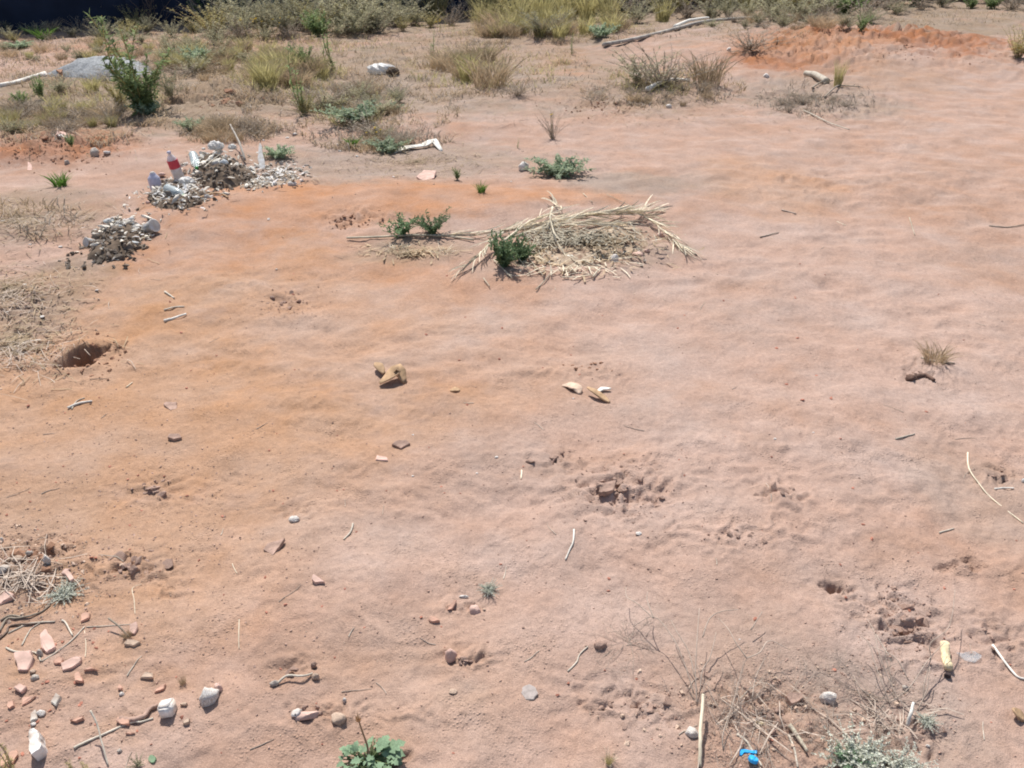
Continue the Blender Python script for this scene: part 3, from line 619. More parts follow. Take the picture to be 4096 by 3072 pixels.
for vx, vy, rx, ry, n, lo, hi, ms, lb, gr in [
   (1320,1050,75,55,26,.014,.045,CLOD,'dusty soil clod in the churned hollow beside the dark cracked pit','clods of the churned hollow'),
   (1420,1075,25,20,7,.014,.03,CLOD,'small soil clod on the rim of the dark cracked pit','clods round the cracked pit'),
   (1950,1340,50,55,24,.013,.036,CLOD,'soil clod in the broken crust beyond the dry twigs','clods of the broken crust'),
   (615,655,50,20,14,.02,.05,CLOD,'soil clod in the scuffed patch on the brown dirt beyond the dead leaf','clods of the scuffed patch'),
   (205,775,50,28,18,.012,.03,RCLOD,'red-brown soil clod on the rim of the square hole','clods round the hole'),
   (330,1055,60,20,16,.012,.03,CLOD,'soil crumb in the row of clods on the brown dirt','row of clods'),
   (280,1225,70,40,20,.014,.034,CLOD,'soil clod near the roof tile shards','clods by the shards'),
   (70,1210,70,35,26,.014,.032,RCLOD,'red soil clod in the stony rubble beside the ash-grey weed','clods of the rubble'),
   (1200,990,60,18,12,.014,.03,CLOD,'soil clod on the pale dirt behind the churned hollow','clods behind the churned hollow'),
   (1690,1065,45,20,10,.012,.034,CLOD,'soil clod beside the lone crack in the pink dirt','clods by the lone crack'),
   (1580,1160,140,30,20,.008,.022,CLOD,'small soil crumb in the scuffed track across the pink dirt','crumbs of the scuffed track'),
   (1270,795,80,14,18,.008,.018,RCLOD,'red soil crumb in the thin trail beside the dead leaves','crumb trail'),
   (110,318,110,24,34,.03,.09,RCLOD,'rust-red clod on the broken earth ridge','clods of the red ridge'),
   (500,216,62,13,26,.07,.20,RCLOD,'dark rust-red clod on the dug bank','clods of the dug bank'),
   (1960,100,150,24,26,.04,.12,RCLOD,'rust-red clod on the eroded red bank','clods of the red bank'),
   (1290,228,50,14,16,.03,.07,RCLOD,'red-brown clod in the low heap below the grey bush','clods below the bush'),
   (760,478,40,12,10,.02,.06,RCLOD,'red clod on the slope of the orange mound','clods of the orange mound'),
   (1000,1425,35,14,12,.008,.02,CLOD,'small crumb beside the pink stone','crumbs by the pink stone'),
   (1400,1525,110,30,22,.010,.026,CLOD,'soil clod along the crack left of the dry twigs' if False else 'soil clod along the crack leading to the dry twigs','clods along the crack'),
   (1650,1540,130,70,24,.008,.024,CLOD,'soil crumb under the dry twigs','crumbs under the twigs'),
   (2140,1370,50,45,14,.010,.024,CLOD,'soil clod near the yellow cob','clods near the cob'),
   (1990,1575,40,22,10,.012,.026,CLOD,'soil clod beside the silvery plant','clods by the silvery plant'),
   (680,1545,50,20,8,.010,.024,CLOD,'soil clod by the white pierced stone','clods by the pierced stone'),
   (1990,805,45,24,14,.010,.028,CLOD,'soil clod beside the lone dry tuft','clods by the round stone'),
   (60,660,90,90,40,.012,.034,CLOD,'grey-brown clod in the stony strip above the hole','clods of the stony strip'),
   (2150,1025,40,20,8,.010,.024,CLOD,'soil clod beside the small white scrap in the pink dirt','clods by the scrap'),
   (640,1450,45,18,8,.010,.022,CLOD,'soil clod around the short grey twig','clods by the short twig')]:
    for j in range(int(n*(.78 if vy > 560 else .4))):
        a = R3.uniform(0, 6.283); q = abs(R3.gauss(0, .6)); place('soil_clod', R3.choice(ms), vx+rx*q*math.cos(a), vy+ry*q*math.sin(a), (lo+(hi-lo)*R3.random()**1.7)*(1.5 if vy > 560 else 1.0), lb, 'clod', gr, sink=.22)
# loose brick-red pebbles over the open dirt
for j in range(150):
    y = 560+1080*R3.random()**1.15; x = R3.uniform(10, 2200); p = atv(x, y)
    place('red_pebble', R3.choice(PEB), x, y, R3.uniform(.007, .022)*(1.15 if y < 900 else .8), 'small brick-red pebble on the open dusty dirt', 'pebble', 'brick-red pebbles on the open dirt')
for j in range(70):
    x = abs(R3.gauss(0, 220)); y = R3.gauss(1330, 190)
    if y > 1655 or y < 1000: continue
    place('red_pebble', R3.choice(PEB), x, y, R3.uniform(.006, .018), 'tiny terracotta chip among the roof tile shards', 'pebble', 'terracotta chips among the shards')
# uncountable soil crumbs
def crumbs(name, label, m, n, lo, hi, zones, seed):
    r = np.random.RandomState(seed); px = []; py = []
    tot = sum(z[4] for z in zones)
    for vx, vy, rx, ry, wt in zones:
        k = int(n*wt/tot); px.append((vx+rx*r.normal(0, .6, k))*K); py.append((vy+ry*r.normal(0, .6, k))*K)
    px = np.concatenate(px); py = np.clip(np.concatenate(py), 0, 3150); x, y, z = at_many(px, py)
    V8 = np.array([(-1,-.8,-.3),(1,-.7,-.3),(.8,.9,-.3),(-.9,.8,-.3),(-.5,-.4,.6),(.5,-.5,.5),(.5,.4,.7),(-.4,.5,.55)])*.5
    F6 = np.array([(0,3,2,1),(4,5,6,7),(0,1,5,4),(1,2,6,5),(2,3,7,6),(3,0,4,7)])
    N = len(x); s = lo+(hi-lo)*r.uniform(0, 1, N)**3; a = r.uniform(0, 6.283, N); jit = r.normal(0, .12, (N, 8, 3))
    v = (V8[None]+jit)*s[:, None, None]; c = np.cos(a)[:, None]; sn = np.sin(a)[:, None]
    vx = v[..., 0]*c-v[..., 1]*sn+x[:, None]; vy = v[..., 0]*sn+v[..., 1]*c+y[:, None]; vz = v[..., 2]+z[:, None]+s[:, None]*.12
    me = bpy.data.meshes.new(name); me.from_pydata(np.stack([vx, vy, vz], -1).reshape(-1, 3).tolist(), [], (F6[None]+np.arange(N)[:, None, None]*8).reshape(-1, 4).tolist())
    me.materials.append(m); tag(link(name, me), label, 'crumbs', kind='stuff')
crumbs('soil_crumbs', 'fine loose soil crumbs strewn over the dirt', M['clod'], 11000, .0015, .008, [(1106,1100,1500,600,3),(250,1100,350,350,2.5),(60,1230,120,90,1.2),(1340,1060,120,80,.7),(1950,1350,90,90,.7),(1700,1540,300,120,1.2),(60,680,120,130,1.5),(620,660,90,40,.5)], 31)
crumbs('fine_grit', 'fine pale and dark grit on the open dirt', M['tan'], 7000, .0012, .0045, [(1106,1200,1500,500,4),(200,1350,350,300,1.5),(1600,1450,500,200,1.2)], 34)
crumbs('red_crumbs', 'rust-red crumbs strewn over the broken earth', M['redclod'], 2600, .003, .022, [(110,322,140,34,2),(495,215,90,22,1.5),(1930,105,230,34,2),(760,478,50,16,.3),(1290,228,70,20,.8),(200,780,60,40,.3)], 32)
crumbs('pale_grit', 'fine pale grit strewn among the weeds and rubble', M['tan'], 3000, .003, .014, [(60,1230,120,80,1),(70,680,130,130,1.3),(560,330,260,60,2),(70,480,140,60,1.2),(900,360,250,40,1),(1280,550,180,60,.8),(1700,1550,300,100,.8)], 33)

# ------------------------------------------------------------------ stones and roof-tile shards, outlines from the photograph laid on the ground
def zp(ox, oy, s): return lambda x, y: (ox+x/s, oy+y/s)
A1 = zp(0, 2250, 2.765); A2 = zp(0, 2600, 2.765); A3 = zp(700, 2250, 2.765); A4 = zp(1000, 2600, 2.765); A5 = zp(1700, 2250, 2.765)
A6 = zp(2400, 2300, 2.149); A7 = zp(2900, 2600, 2.765); A8 = zp(3300, 2300, 2.149)
B5 = zp(0, 500, 2.011); B6 = zp(1000, 500, 2.011); B7 = zp(1800, 700, 2.011); B8 = zp(3000, 500, 2.018)
C1 = zp(0, 1050, 2.011); C2 = zp(1000, 1050, 2.011); C3 = zp(2000, 1250, 2.011); C4 = zp(3000, 1050, 2.018)
D1 = zp(0, 1650, 2.011); D2 = zp(1000, 1650, 2.011); D3 = zp(2000, 1750, 2.011); D4 = zp(3000, 1700, 2.018)
T1 = zp(0, 0, 2.011); T2 = zp(1000, 0, 2.011); T3 = zp(2000, 0, 2.011); T4 = zp(3000, 0, 2.018)
def slab(name, m, zone, outline, thick, label, cat, tilt=(0, 0), jag=.08, lift=0., group=None, bev=.0016):
    pts = [at(*zone(*q)) for q in outline]; n = len(pts); c = sum(pts, Vector())/n; R = random.Random(label)
    ring = []
    for i in range(n):
        a, b = pts[i]-c, pts[(i+1) % n]-c; L = (b-a).length; nn = Vector((-(b-a).y, (b-a).x, 0)).normalized() if L > 0 else Vector()
        ring.append(a.copy())
        for t in (.35, .68): ring.append(a.lerp(b, t)+nn*R.gauss(0, jag*.35)*L)
    bm = bmesh.new(); top = [bm.verts.new((p.x, p.y, thick*(.5+R.uniform(-.04, .04)))) for p in ring]
    bot = [bm.verts.new((p.x*1.02+R.gauss(0, .001), p.y*1.02, -thick*.5)) for p in ring]; k = len(ring)
    bm.faces.new(top); bm.faces.new(bot[::-1])
    for i in range(k): bm.faces.new((top[i], bot[i], bot[(i+1) % k], top[(i+1) % k]))
    bmesh.ops.recalc_face_normals(bm, faces=bm.faces[:])
    bmesh.ops.bevel(bm, geom=bm.edges[:], offset=bev, segments=2, affect='EDGES', clamp_overlap=True)
    z = max(p.z for p in pts)*.5+sum(p.z for p in pts)/n*.5
    o = link(name, bm_mesh(bm, name, m), None, (c.x, c.y, z+thick*.28+lift), (math.radians(tilt[0]), math.radians(tilt[1]), 0))
    return tag(o, label, cat, group)
SH = [('terrapink',A1,[(0,400),(90,340),(175,380),(160,410),(60,445),(0,480)],.02,'flat pink roof tile shard tilted on its edge by the grey twigs',(9,-6)),
 ('terra',A1,[(890,660),(905,580),(950,555),(1000,575),(985,620)],.014,'small orange pointed shard below the ash-grey weed',(8,0)),
 ('terrapink',A1,[(1440,720),(1520,680),(1530,740),(1490,800),(1440,790)],.02,'tan pink shard standing beside the little dry tuft',(14,6)),
 ('tan',A1,[(1370,910),(1410,860),(1500,870),(1560,890),(1480,930)],.015,'cream shard in front of the little dry tuft',(5,0)),
 ('terrapink',A1,[(470,870),(540,810),(600,880),(615,940),(520,1000),(470,960)],.026,'thick dusty pink shard where the twigs cross',(8,5)),
 ('terrapink',A1,[(190,1060),(380,1040),(365,1110),(310,1200),(205,1200)],.022,'largest pink roof tile shard, wedge shaped with a dark lower edge',(9,-3)),
 ('terra',A1,[(590,1090),(640,1050),(700,1060),(685,1120),(610,1125)],.016,'dull brown-orange shard beside the thick pink shard',(6,4)),
 ('terrapink',A1,[(680,1130),(850,1060),(910,1060),(900,1110),(820,1165),(700,1205)],.02,'long dusty pink tile shard with a dark edge',(8,0)),
 ('terra',A1,[(930,1190),(990,1155),(1075,1185),(1040,1222)],.012,'thin light orange shard beside the long dusty shard',(4,0)),
 ('terra',A1,[(850,1275),(890,1255),(935,1330),(930,1355),(850,1350)],.018,'stubby orange shard with a rounded red base',(8,0)),
 ('terrapink',A1,[(160,1405),(230,1360),(310,1395),(240,1455)],.018,'diamond shaped pale pink shard',(5,0)),
 ('terra',A1,[(250,1500),(400,1470),(330,1530),(240,1580)],.014,'thin triangular orange shard',(8,8)),
 ('terra',A1,[(90,1550),(150,1540),(155,1590),(110,1620),(85,1600)],.016,'small orange chip behind the green sprig',(6,0)),
 ('grey',A1,[(555,1530),(640,1480),(690,1520),(630,1620)],.014,'grey triangular tile shard',(8,-8)),
 ('tan',A1,[(1555,1300),(1620,1240),(1700,1245),(1700,1295)],.016,'tan shard with a curved dark underside',(10,0)),
 ('terra',A1,[(1700,1430),(1760,1370),(1840,1340),(1815,1395)],.014,'narrow red-brown shard by the dry stubble',(16,0)),
 ('grey',A2,[(335,705),(420,700),(410,760),(335,790)],.016,'flat blue-grey shard under the small white stone',(3,0)),
 ('terra',A2,[(780,790),(860,772),(920,745),(930,770),(850,805)],.02,'red-brown jagged shard alone on the dirt',(12,0)),
 ('terra',A2,[(120,1165),(200,1130),(210,1180),(150,1270),(120,1262)],.018,'orange tile shard beside the white stone slab',(6,8)),
 ('terra',A2,[(20,1200),(70,1160),(108,1230),(108,1300),(20,1300)],.02,'bright orange tile shard under the green sprig',(5,0)),
 ('terra',A2,[(1290,805),(1330,772),(1450,810),(1440,860),(1350,852)],.02,'scoop shaped orange shard against the bent stick',(10,-8)),
 ('tan',A2,[(2030,830),(2080,785),(2110,800),(2100,835),(2050,850)],.016,'tan chip beside the pale block',(5,0)),
 ('terra',A2,[(1395,945),(1440,930),(1505,945),(1450,956)],.01,'thin orange sliver below the bent stick',(3,0)),
 ('terra',A2,[(1305,440),(1330,400),(1358,425),(1355,448)],.016,'small red chip by the round white pebble',(10,0)),
 ('tan',A2,[(2000,640),(2030,612),(2085,618),(2070,645)],.016,'small brown chip beside the pale block',(12,0)),
 ('terrapink',A3,[(1520,235),(1540,185),(1610,180),(1655,215),(1645,260),(1560,265)],.022,'rounded salmon shard alone in the open dirt',(8,0)),
 ('terra',A5,[(40,660),(60,620),(130,630),(170,665),(90,678)],.016,'flat orange shard near the pitted stone',(8,0)),
 ('terra',A5,[(245,540),(290,480),(350,450),(345,480),(300,535)],.014,'dark red sliver standing near the pitted stone',(22,0)),
 ('terrapink',A1,[(690,160),(725,70),(780,70),(770,130),(830,215),(790,240),(740,170)],.016,'knobbly pink bone-shaped shard above the ash-grey weed',(4,0)),
 ('terrapink',B5,[(455,105),(470,80),(530,75),(545,95),(500,105)],.03,'pale pink brick fragment on the red ridge',(6,0)),
 ('white',B5,[(458,100),(490,80),(540,85),(540,100)],.02,'flat white chip on the red ridge',(6,0)),
 ('terrapink',B5,[(215,395),(240,335),(262,345),(255,385)],.02,'pink shard on the dry straw beside the green clump',(15,0)),
 ('terrapink',B6,[(1340,430),(1400,390),(1500,395),(1480,440),(1400,445)],.02,'flat pale pink slab on the grey dirt',(5,0)),
 ('terrapink',D2,[(1010,380),(1020,345),(1100,360),(1110,385)],.012,'faint salmon shard pressed into the dust',(3,0)),
 ('clod',C1,[(1320,1165),(1340,1150),(1430,1150),(1420,1170),(1370,1180)],.012,'thin crust of earth on the brown dirt near the hole',(10,0)),
 ('clod',D1,[(1350,215),(1365,190),(1450,190),(1465,215),(1400,225)],.022,'flat oval earth plate with a dark lower edge',(10,0)),
 ('clod',D2,[(1140,270),(1180,245),(1260,240),(1290,262),(1215,296)],.02,'curved earth plate with a dark lower rim',(12,0)),
 ('clod',D2,[(110,1120),(150,1080),(260,1060),(290,1050),(240,1110),(180,1135)],.018,'long broken earth plate on the tan dirt',(10,-5)),
 ('clod',A7,[(720,630),(660,560),(690,520),(830,520),(855,560),(760,620)],.024,'broad earth plate with a dark edge behind the cream shell',(9,6)),
 ('clod',D3,[(790,470),(800,415),(870,395),(930,410),(910,455),(850,470)],.03,'pale domed clod in the middle of the churned hollow',(6,0))]
for m, z, ol, th, lb, tl in SH:
    slab('earth_plate' if m == 'clod' else ('stone_shard' if m in ('grey','white') else 'tile_shard'), M[m], z, ol, th*.75, lb, 'clod' if m == 'clod' else 'shard', tl)
def stone(name, m, zone, x, y, w, h, label, cat='stone', seed=1, d=None, n=26, rot=0, sub=2, lift=0, bev=.04):
    p = at(*zone(x, y)); s = (zone(1, 0)[0]-zone(0, 0)[0])/ppm(p); W = w*s; Hh = h*s; D = d*s if d else W*.85
    me = rock(name, M[m], seed, n, (1, 1, 1), 0, sub, True)
    o = link(name, me, None, (p.x, p.y, p.z+Hh*.22+lift), (0, 0, rot), (W*1.15, D*1.1, Hh*1.4)); return tag(o, label, cat)
# pale block: a bevelled lump of plaster
def block(name, m, zone, x, y, w, d, h, label, rot, cat='stone'):
    p = at(*zone(x, y)); s = (zone(1, 0)[0]-zone(0, 0)[0])/ppm(p); bm = bmesh.new(); bmesh.ops.create_cube(bm, size=1); R = random.Random(label)
    for v in bm.verts: v.co = Vector((v.co.x*w*s*R.uniform(.88, 1.1), v.co.y*d*s*R.uniform(.88, 1.1), v.co.z*h*s*R.uniform(.9, 1.08)))
    bmesh.ops.bevel(bm, geom=bm.edges[:], offset=min(w, d, h)*s*.14, segments=3, affect='EDGES')
    bmesh.ops.subdivide_edges(bm, edges=bm.edges[:], cuts=1, use_grid_fill=True)
    for v in bm.verts: c = v.co/(w*s); v.co *= 1+.05*float(pn(c.x*4+c.z*2, c.y*4+1.7*c.z))
    o = link(name, bm_mesh(bm, name, M[m], True), None, (p.x, p.y, p.z+h*s*.42), (R.gauss(0, .08), R.gauss(0, .08), rot)); return tag(o, label, cat)
block('plaster_block', 'white', A2, 1870, 715, 160, 150, 175, 'squarish cream plaster block with a dark front at the end of the bent stick', .12)
stone('rock', 'white', A3, 380, 1510, 230, 210, 'large two-tone white and dark grey rock on the open dirt', seed=3, rot=.7, d=170)
stone('rock', 'terrapink', A3, 470, 1400, 110, 120, 'pink stone leaning behind the two-tone white rock', seed=4, d=90)
slab('stone_slab', M['white'], A2, [(390,985),(440,955),(500,1000),(495,1080),(520,1130),(500,1175),(400,1228),(375,1180),(385,1060)], .045, 'upright bright white stone slab among the shards', 'stone', (10,-4), .05, bev=.006)
stone('stone', 'white', A2, 462, 735, 110, 75, 'small white stone resting on a blue-grey shard', seed=8, d=80)
stone('stone', 'white', A2, 360, 805, 60, 40, 'white chip beneath the blue-grey shard', seed=9)
stone('stone', 'grey', A2, 390, 320, 90, 80, 'round grey stone below the largest pink shard', seed=10)
stone('stone', 'tan', A2, 360, 240, 70, 50, 'small tan stone below the largest pink shard', seed=11)
stone('pebble', 'white', A2, 1348, 490, 62, 50, 'round white pebble beside a small red chip', seed=12)
stone('pebble', 'grey', A2, 1325, 1125, 55, 50, 'grey pebble near the dried stem stubs', seed=13)
stone('stone', 'tan', A1, 475, 230, 80, 70, 'round cream stone at the edge of the rubble', seed=14)
stone('stone', 'grey', A1, 440, 1010, 70, 110, 'small bluish stone where the pale twigs meet', seed=15)
stone('stone', 'white', D1, 385, 1215, 62, 90, 'upright whitish stone in the rubble above the shards', seed=16, d=50)
stone('stone', 'grey', D1, 245, 1155, 60, 50, 'grey stone in the rubble above the shards', seed=17)
stone('stone', 'tan', D1, 150, 1200, 90, 55, 'cream stone in the rubble above the shards', seed=18)
stone('stone', 'grey', D1, 40, 1275, 110, 70, 'bluish grey stone at the edge of the rubble', seed=19)
stone('stone', 'white', D1, 18, 1030, 30, 50, 'white sliver at the edge of the rubble', seed=20)
stone('stone', 'terrapink', A5, 285, 1100, 150, 190, 'bright salmon stone with a dark base beside the dry leaf crumbs', seed=21, d=130)
stone('stone', 'terrapink', A5, 545, 520, 170, 130, 'pitted pinkish stone with a dark hollow front', seed=22)
stone('pebble', 'white', A5, 430, 385, 110, 40, 'flat white chip behind the pitted stone', seed=23, d=40)
stone('pebble', 'tan', A5, 655, 520, 40, 30, 'tiny cream pebble beside the pitted stone', seed=24)
stone('pebble', 'tan', A5, 310, 1430, 90, 40, 'faint cream pebble in the dust', seed=25)
stone('stone', 'clod', A5, 1935, 920, 150, 80, 'dark-sided earth lump by a thin pale stem', seed=26)
stone('stone', 'terrapink', A4, 640, 770, 260, 120, 'long pink stone beside the pierced white stone', seed=27, rot=.35, d=110)
stone('stone', 'tan', A4, 960, 760, 200, 110, 'earthy tan lump beside the long pink stone', seed=28, d=150)
stone('pebble', 'white', A4, 1050, 590, 45, 70, 'upright white pebble near the dried flower stalk', seed=29)
stone('stone', 'clod', A4, 1620, 1240, 150, 90, 'oval lump standing for the shadow beside the mint-leaved plant', seed=30)  # lump shaped and placed as the plant's oval cast shadow
stone('stone', 'clod', A3, 1540, 1170, 75, 90, 'small dark stone at the end of the short grey twig', seed=31)
stone('stone', 'tan', A3, 1560, 1300, 90, 90, 'cream chip beside the short grey twig', seed=32)
stone('stone', 'grey', A3, 1105, 1370, 100, 80, 'round slate-grey stone at the start of the short grey twig', seed=33)
stone('stone', 'redclod', A3, 1290, 1220, 55, 90, 'red lump behind the short grey twig', seed=34)
stone('stone', 'white', A7, 1150, 540, 200, 160, 'cream white stone with a dark hollow in front of the twigs', seed=35, d=120)
stone('stone', 'white', A6, 790, 1360, 110, 90, 'white stone at the joint of the upright pale stalk', seed=36)
stone('pebble', 'white', A8, 890, 1450, 40, 30, 'tiny white pebble beside the silvery plant', seed=37)
stone('stone', 'grey', A8, 690, 960, 60, 50, 'small pale stone in the dry twigs', seed=38)
plant('drytuft', 2020, 778, 52, 'dry_grass_tuft', 'low round dry tan tuft alone in the pink dirt', 'grass', None, 1.15, 0)
stone('dark_clod', 'darkclod', C4, 1300, 945, 90, 60, 'dark brown lump in front of the lone dry tuft', 'lump', seed=40)
stone('pebble', 'white', B7, 1320, 690, 75, 62, 'bright white lump at the edge of the palm debris', 'stone', seed=42)
stone('pebble', 'white', B6, 2200, 365, 90, 70, 'bright white lump beside the silvery green plant', 'stone', seed=43)
stone('pebble', 'white', T3, 2140, 625, 55, 36, 'bright white pebble at the foot of the red bank', 'stone', seed=44)
stone('pebble', 'white', T3, 1355, 870, 55, 36, 'white pebble on the dry slope below the grey bush', 'stone', seed=45)
stone('pebble', 'white', T3, 1840, 415, 40, 34, 'pale blue-white pebble by the grey twig heap', 'stone', seed=46)
stone('stone', 'terrapink', B5, 1190, 620, 36, 26, 'small white chip beside the spill of rubbish', 'stone', seed=47)
stone('stone', 'grey', B5, 770, 260, 75, 80, 'grey stone on the red clods behind the rubbish heap', 'stone', seed=48)
stone('stone', 'grey', B5, 535, 300, 45, 40, 'bluish stone below the red ridge', 'stone', seed=49)
stone('stone', 'white', B5, 865, 240, 60, 26, 'flat white stone beside the red clods', 'stone', seed=50)
for i, (z, x, y, w) in enumerate([(B6,360,1070-500-500+0,60),(B6,300,100,46),(B6,110,133,36),(B6,60,225,44),(B6,710,160,50),(B6,725,215,44),(B6,860,250,40),(B6,200,350,60),(B6,350,480,70),(B6,1155,425,36),(B6,2100,460,26),(B6,150,750,34),(B6,215,1170,24),(D2,1825,490,30),(D2,1980,365,50),(D2,1310,1175-650+0,30),(C2,215,65,24),(C3,590,680,24),(D4,205,105,40),(D4,510,62,26),(C1,200,180,50),(C1,780,235,44),(C1,190,620,30),(C1,60,395,30),(C1,340,440,60),(A6,1200,560,26),(D3,1115,765,70),(B5,20,770,44),(B5,240,960,40),(B5,490,995,50),(B5,2160,755,40),(D2,1310,1175-1000,30)]):
    stone('white_chip', 'white', z, x, y, w*.7, w*.25, 'small white chip lying on the dirt', 'chip', seed=60+i % 7)['group'] = 'small white chips'

# ------------------------------------------------------------------ sticks, stalks, straws
def stick(name, m, zone, pts, r, label, cat='stick', r1=None, lift=0., group=None, lifts=None, sides=7):
    ps = []
    for i, q in enumerate(pts):
        p = at(*zone(*q)); p.z += r*.6+lift+(lifts[i] if lifts else 0); ps.append(p)
    fine = []
    for i in range(len(ps)-1):
        p0 = ps[max(i-1, 0)]; p1 = ps[i]; p2 = ps[i+1]; p3 = ps[min(i+2, len(ps)-1)]
        for k in range(5):
            t = k/5; fine.append(.5*((2*p1)+(p2-p0)*t+(2*p0-5*p1+4*p2-p3)*t*t+(3*p1-p0-3*p2+p3)*t*t*t))
    fine.append(ps[-1]); c = ps[0].copy(); r = r*(.62 if r < .03 else 1); r1 = r1*(.62 if r < .03 else 1) if r1 else None; R = random.Random(label+str(pts))
    b = MB(); b.tube([p-c+Vector((R.gauss(0,.08), R.gauss(0,.08), R.gauss(0,.05)))*r for p in fine], r, r1 if r1 else r*.7, sides)
    return tag(link(name, b.mesh(name, M[m], True), None, c), label, cat, group)
# long fallen pole near the top, with a bleached middle
stick('fallen_pole', 'wood', T3, [(830,375),(1100,330),(1400,255),(1640,200),(1900,172),(2200,150),(2420,142),(2620,140)], .036, 'long grey weathered pole fallen across the dirt below the weeds', 'pole', .026, .03)
stick('peeled_branch', 'bone', T3, [(1400,240),(1520,205),(1670,178)], .034, 'bleached peeled branch lying on the long fallen pole', 'branch', .026, .07)
stick('short_log', 'paletwig', T4, [(440,620),(520,640),(620,670)], .035, 'short pale cut log at the foot of the red bank', 'log', .045, .02)
stick('bare_branch', 'paletwig', T4, [(430,890),(520,950),(640,1010),(800,1065)], .014, 'thin pale bent branch on the pink dirt', 'branch', .008, .01)
stick('bare_branch', 'twig', T4, [(500,720),(560,690),(660,680)], .02, 'grey forked branch end beside the short log', 'branch', .012, .02)
stick('bare_branch', 'twig', T4, [(600,790),(680,740),(740,700),(880,720)], .018, 'dark dry root beside the short log', 'branch', .012, .02)
stick('white_branch', 'bone', T3, [(1180,740),(1300,690),(1400,670),(1530,660)], .03, 'pale broken branch below the spreading grey bush', 'branch', .02, .02)
stick('plank_edge', 'bone', T1, [(0,705),(120,675),(240,640),(370,605)], .03, 'pale fallen plank running up to the gravel heap', 'plank', .025, .0)
stick('long_stalk', 'straw', B6, [(780,930),(1000,918),(1300,914),(1560,912),(1800,935)], .012, 'long straight pale stalk lying in front of the leafy herbs', 'stalk', .011, .008)
stick('stick', 'paletwig', A2, [(825,1105),(980,1010),(1130,940),(1450,825),(1560,785),(1690,745)], .006, 'long thin pale stick lying past the pale block', 'stick', .004)
stick('bent_stick', 'clod', A2, [(1340,785),(1450,800),(1580,740),(1690,680),(1785,635)], .012, 'thick bent earthy stick reaching the pale block', 'stick', .009)
stick('dry_stalk', 'paletwig', A2, [(1080,870),(1130,960),(1160,1100),(1200,1290)], .004, 'thin grey upright dry stem stub', 'stem', .003, .0, lifts=[.07,.05,.03,0])
stick('twig', 'twig', A1, [(0,780),(90,650),(200,600),(440,570),(560,490)], .006, 'dark curved twig beside the ash-grey weed', 'twig')
stick('twig', 'twigdark', A1, [(0,870),(80,790),(130,710),(420,680)], .006, 'dark brown twig leading to the edge of the rubble', 'twig')
stick('twig', 'twig', A1, [(0,620),(130,620),(260,590)], .005, 'short dark twig crossing the curved twig', 'twig')
stick('twig', 'paletwig', A1, [(100,800),(300,710),(430,670),(620,680)], .005, 'pale twig lying over the dark brown twig', 'twig')
stick('twig', 'paletwig', A1, [(65,935),(180,1000),(400,1025),(450,1090)], .005, 'pale forked twig above the largest pink shard', 'twig')
stick('twig', 'paletwig', A1, [(460,1090),(600,990),(780,860),(930,700)], .004, 'long thin pale twig from the bluish stone upward', 'twig')
stick('twig', 'straw', A1, [(940,1040),(945,900),(930,740)], .002, 'hair-thin straw standing above the long dusty shard', 'straw')
stick('twig', 'paletwig', A1, [(250,930),(290,830),(350,730),(480,660)], .004, 'thin pale twig between the dark twigs', 'twig')
stick('twig', 'paletwig', A1, [(680,630),(740,700),(800,800)], .005, 'short grey twig below the orange pointed shard', 'twig')
stick('twig', 'twig', A1, [(1230,700),(1330,760),(1420,820)], .005, 'bent grey twig at the little dry tuft', 'twig', lifts=[.03,.02,0])
stick('twig', 'paletwig', A1, [(950,700),(1200,695),(1470,680)], .0025, 'thin straight straw behind the little dry tuft', 'straw')
stick('twig', 'straw', A1, [(1490,560),(1480,400),(1470,300),(1560,230)], .002, 'hair-thin curved straw above the little dry tuft', 'straw')
stick('twig', 'paletwig', A3, [(1120,1385),(1250,1310),(1400,1280),(1520,1220)], .006, 'short grey twig between slate-grey and dark stones', 'twig', lifts=[0,.012,.012,0])
stick('straw', 'straw', A3, [(715,650),(712,800),(712,970)], .0028, 'pale straight straw standing on the open dirt', 'straw')
stick('straw', 'straw', A3, [(630,0),(650,50),(685,110)], .0025, 'short pale straw on the tan dirt', 'straw')
stick('straw', 'bone', D3, [(595,745),(588,840),(555,910),(525,1000)], .0055, 'bright pale curved straw alone on pink dirt', 'straw')
stick('straw', 'straw', D3, [(175,265),(170,345)], .005, 'short pale straw beside the open dirt clods', 'straw')
stick('split_twig', 'paletwig', D2, [(830,905),(810,970),(755,1035)], .006, 'forked pale twig standing in the dust', 'twig')
stick('bone', 'bone', C1, [(1325,480),(1400,460),(1500,428)], .013, 'pale knobbed bone on the brown dirt beyond the hole', 'bone', .009)
stick('twig', 'paletwig', C1, [(1330,250),(1400,280)], .010, 'short pale twig near the knobbed bone', 'twig')
stick('twig', 'paletwig', C1, [(1320,385),(1400,360),(1480,345)], .008, 'faint grey twig behind the knobbed bone', 'twig')
stick('twig', 'bone', C1, [(550,1180),(640,1150),(740,1120)], .010, 'bleached twig in front of the square hole', 'twig')
stick('twig', 'paletwig', C1, [(580,1190),(620,1130),(680,1080)], .005, 'thin twig crossing the bleached twig', 'twig')
stick('twig', 'bone', C1, [(150,690),(230,640),(330,640)], .010, 'pale splinter beside the square hole', 'twig')
stick('twig', 'twig', C1, [(60,620),(180,605),(270,595)], .008, 'long grey splinter near the square hole', 'twig')
stick('twig', 'straw', C1, [(1020,1010),(1065,960)], .005, 'short straw below the square hole', 'straw')
stick('twig', 'dusttwig', B8, [(255,690),(370,730)], .009, 'short brown twig on the tan dirt', 'twig')
stick('twig', 'dusttwig', B8, [(80,920),(230,870)], .009, 'reddish brown twig on the tan dirt', 'twig')
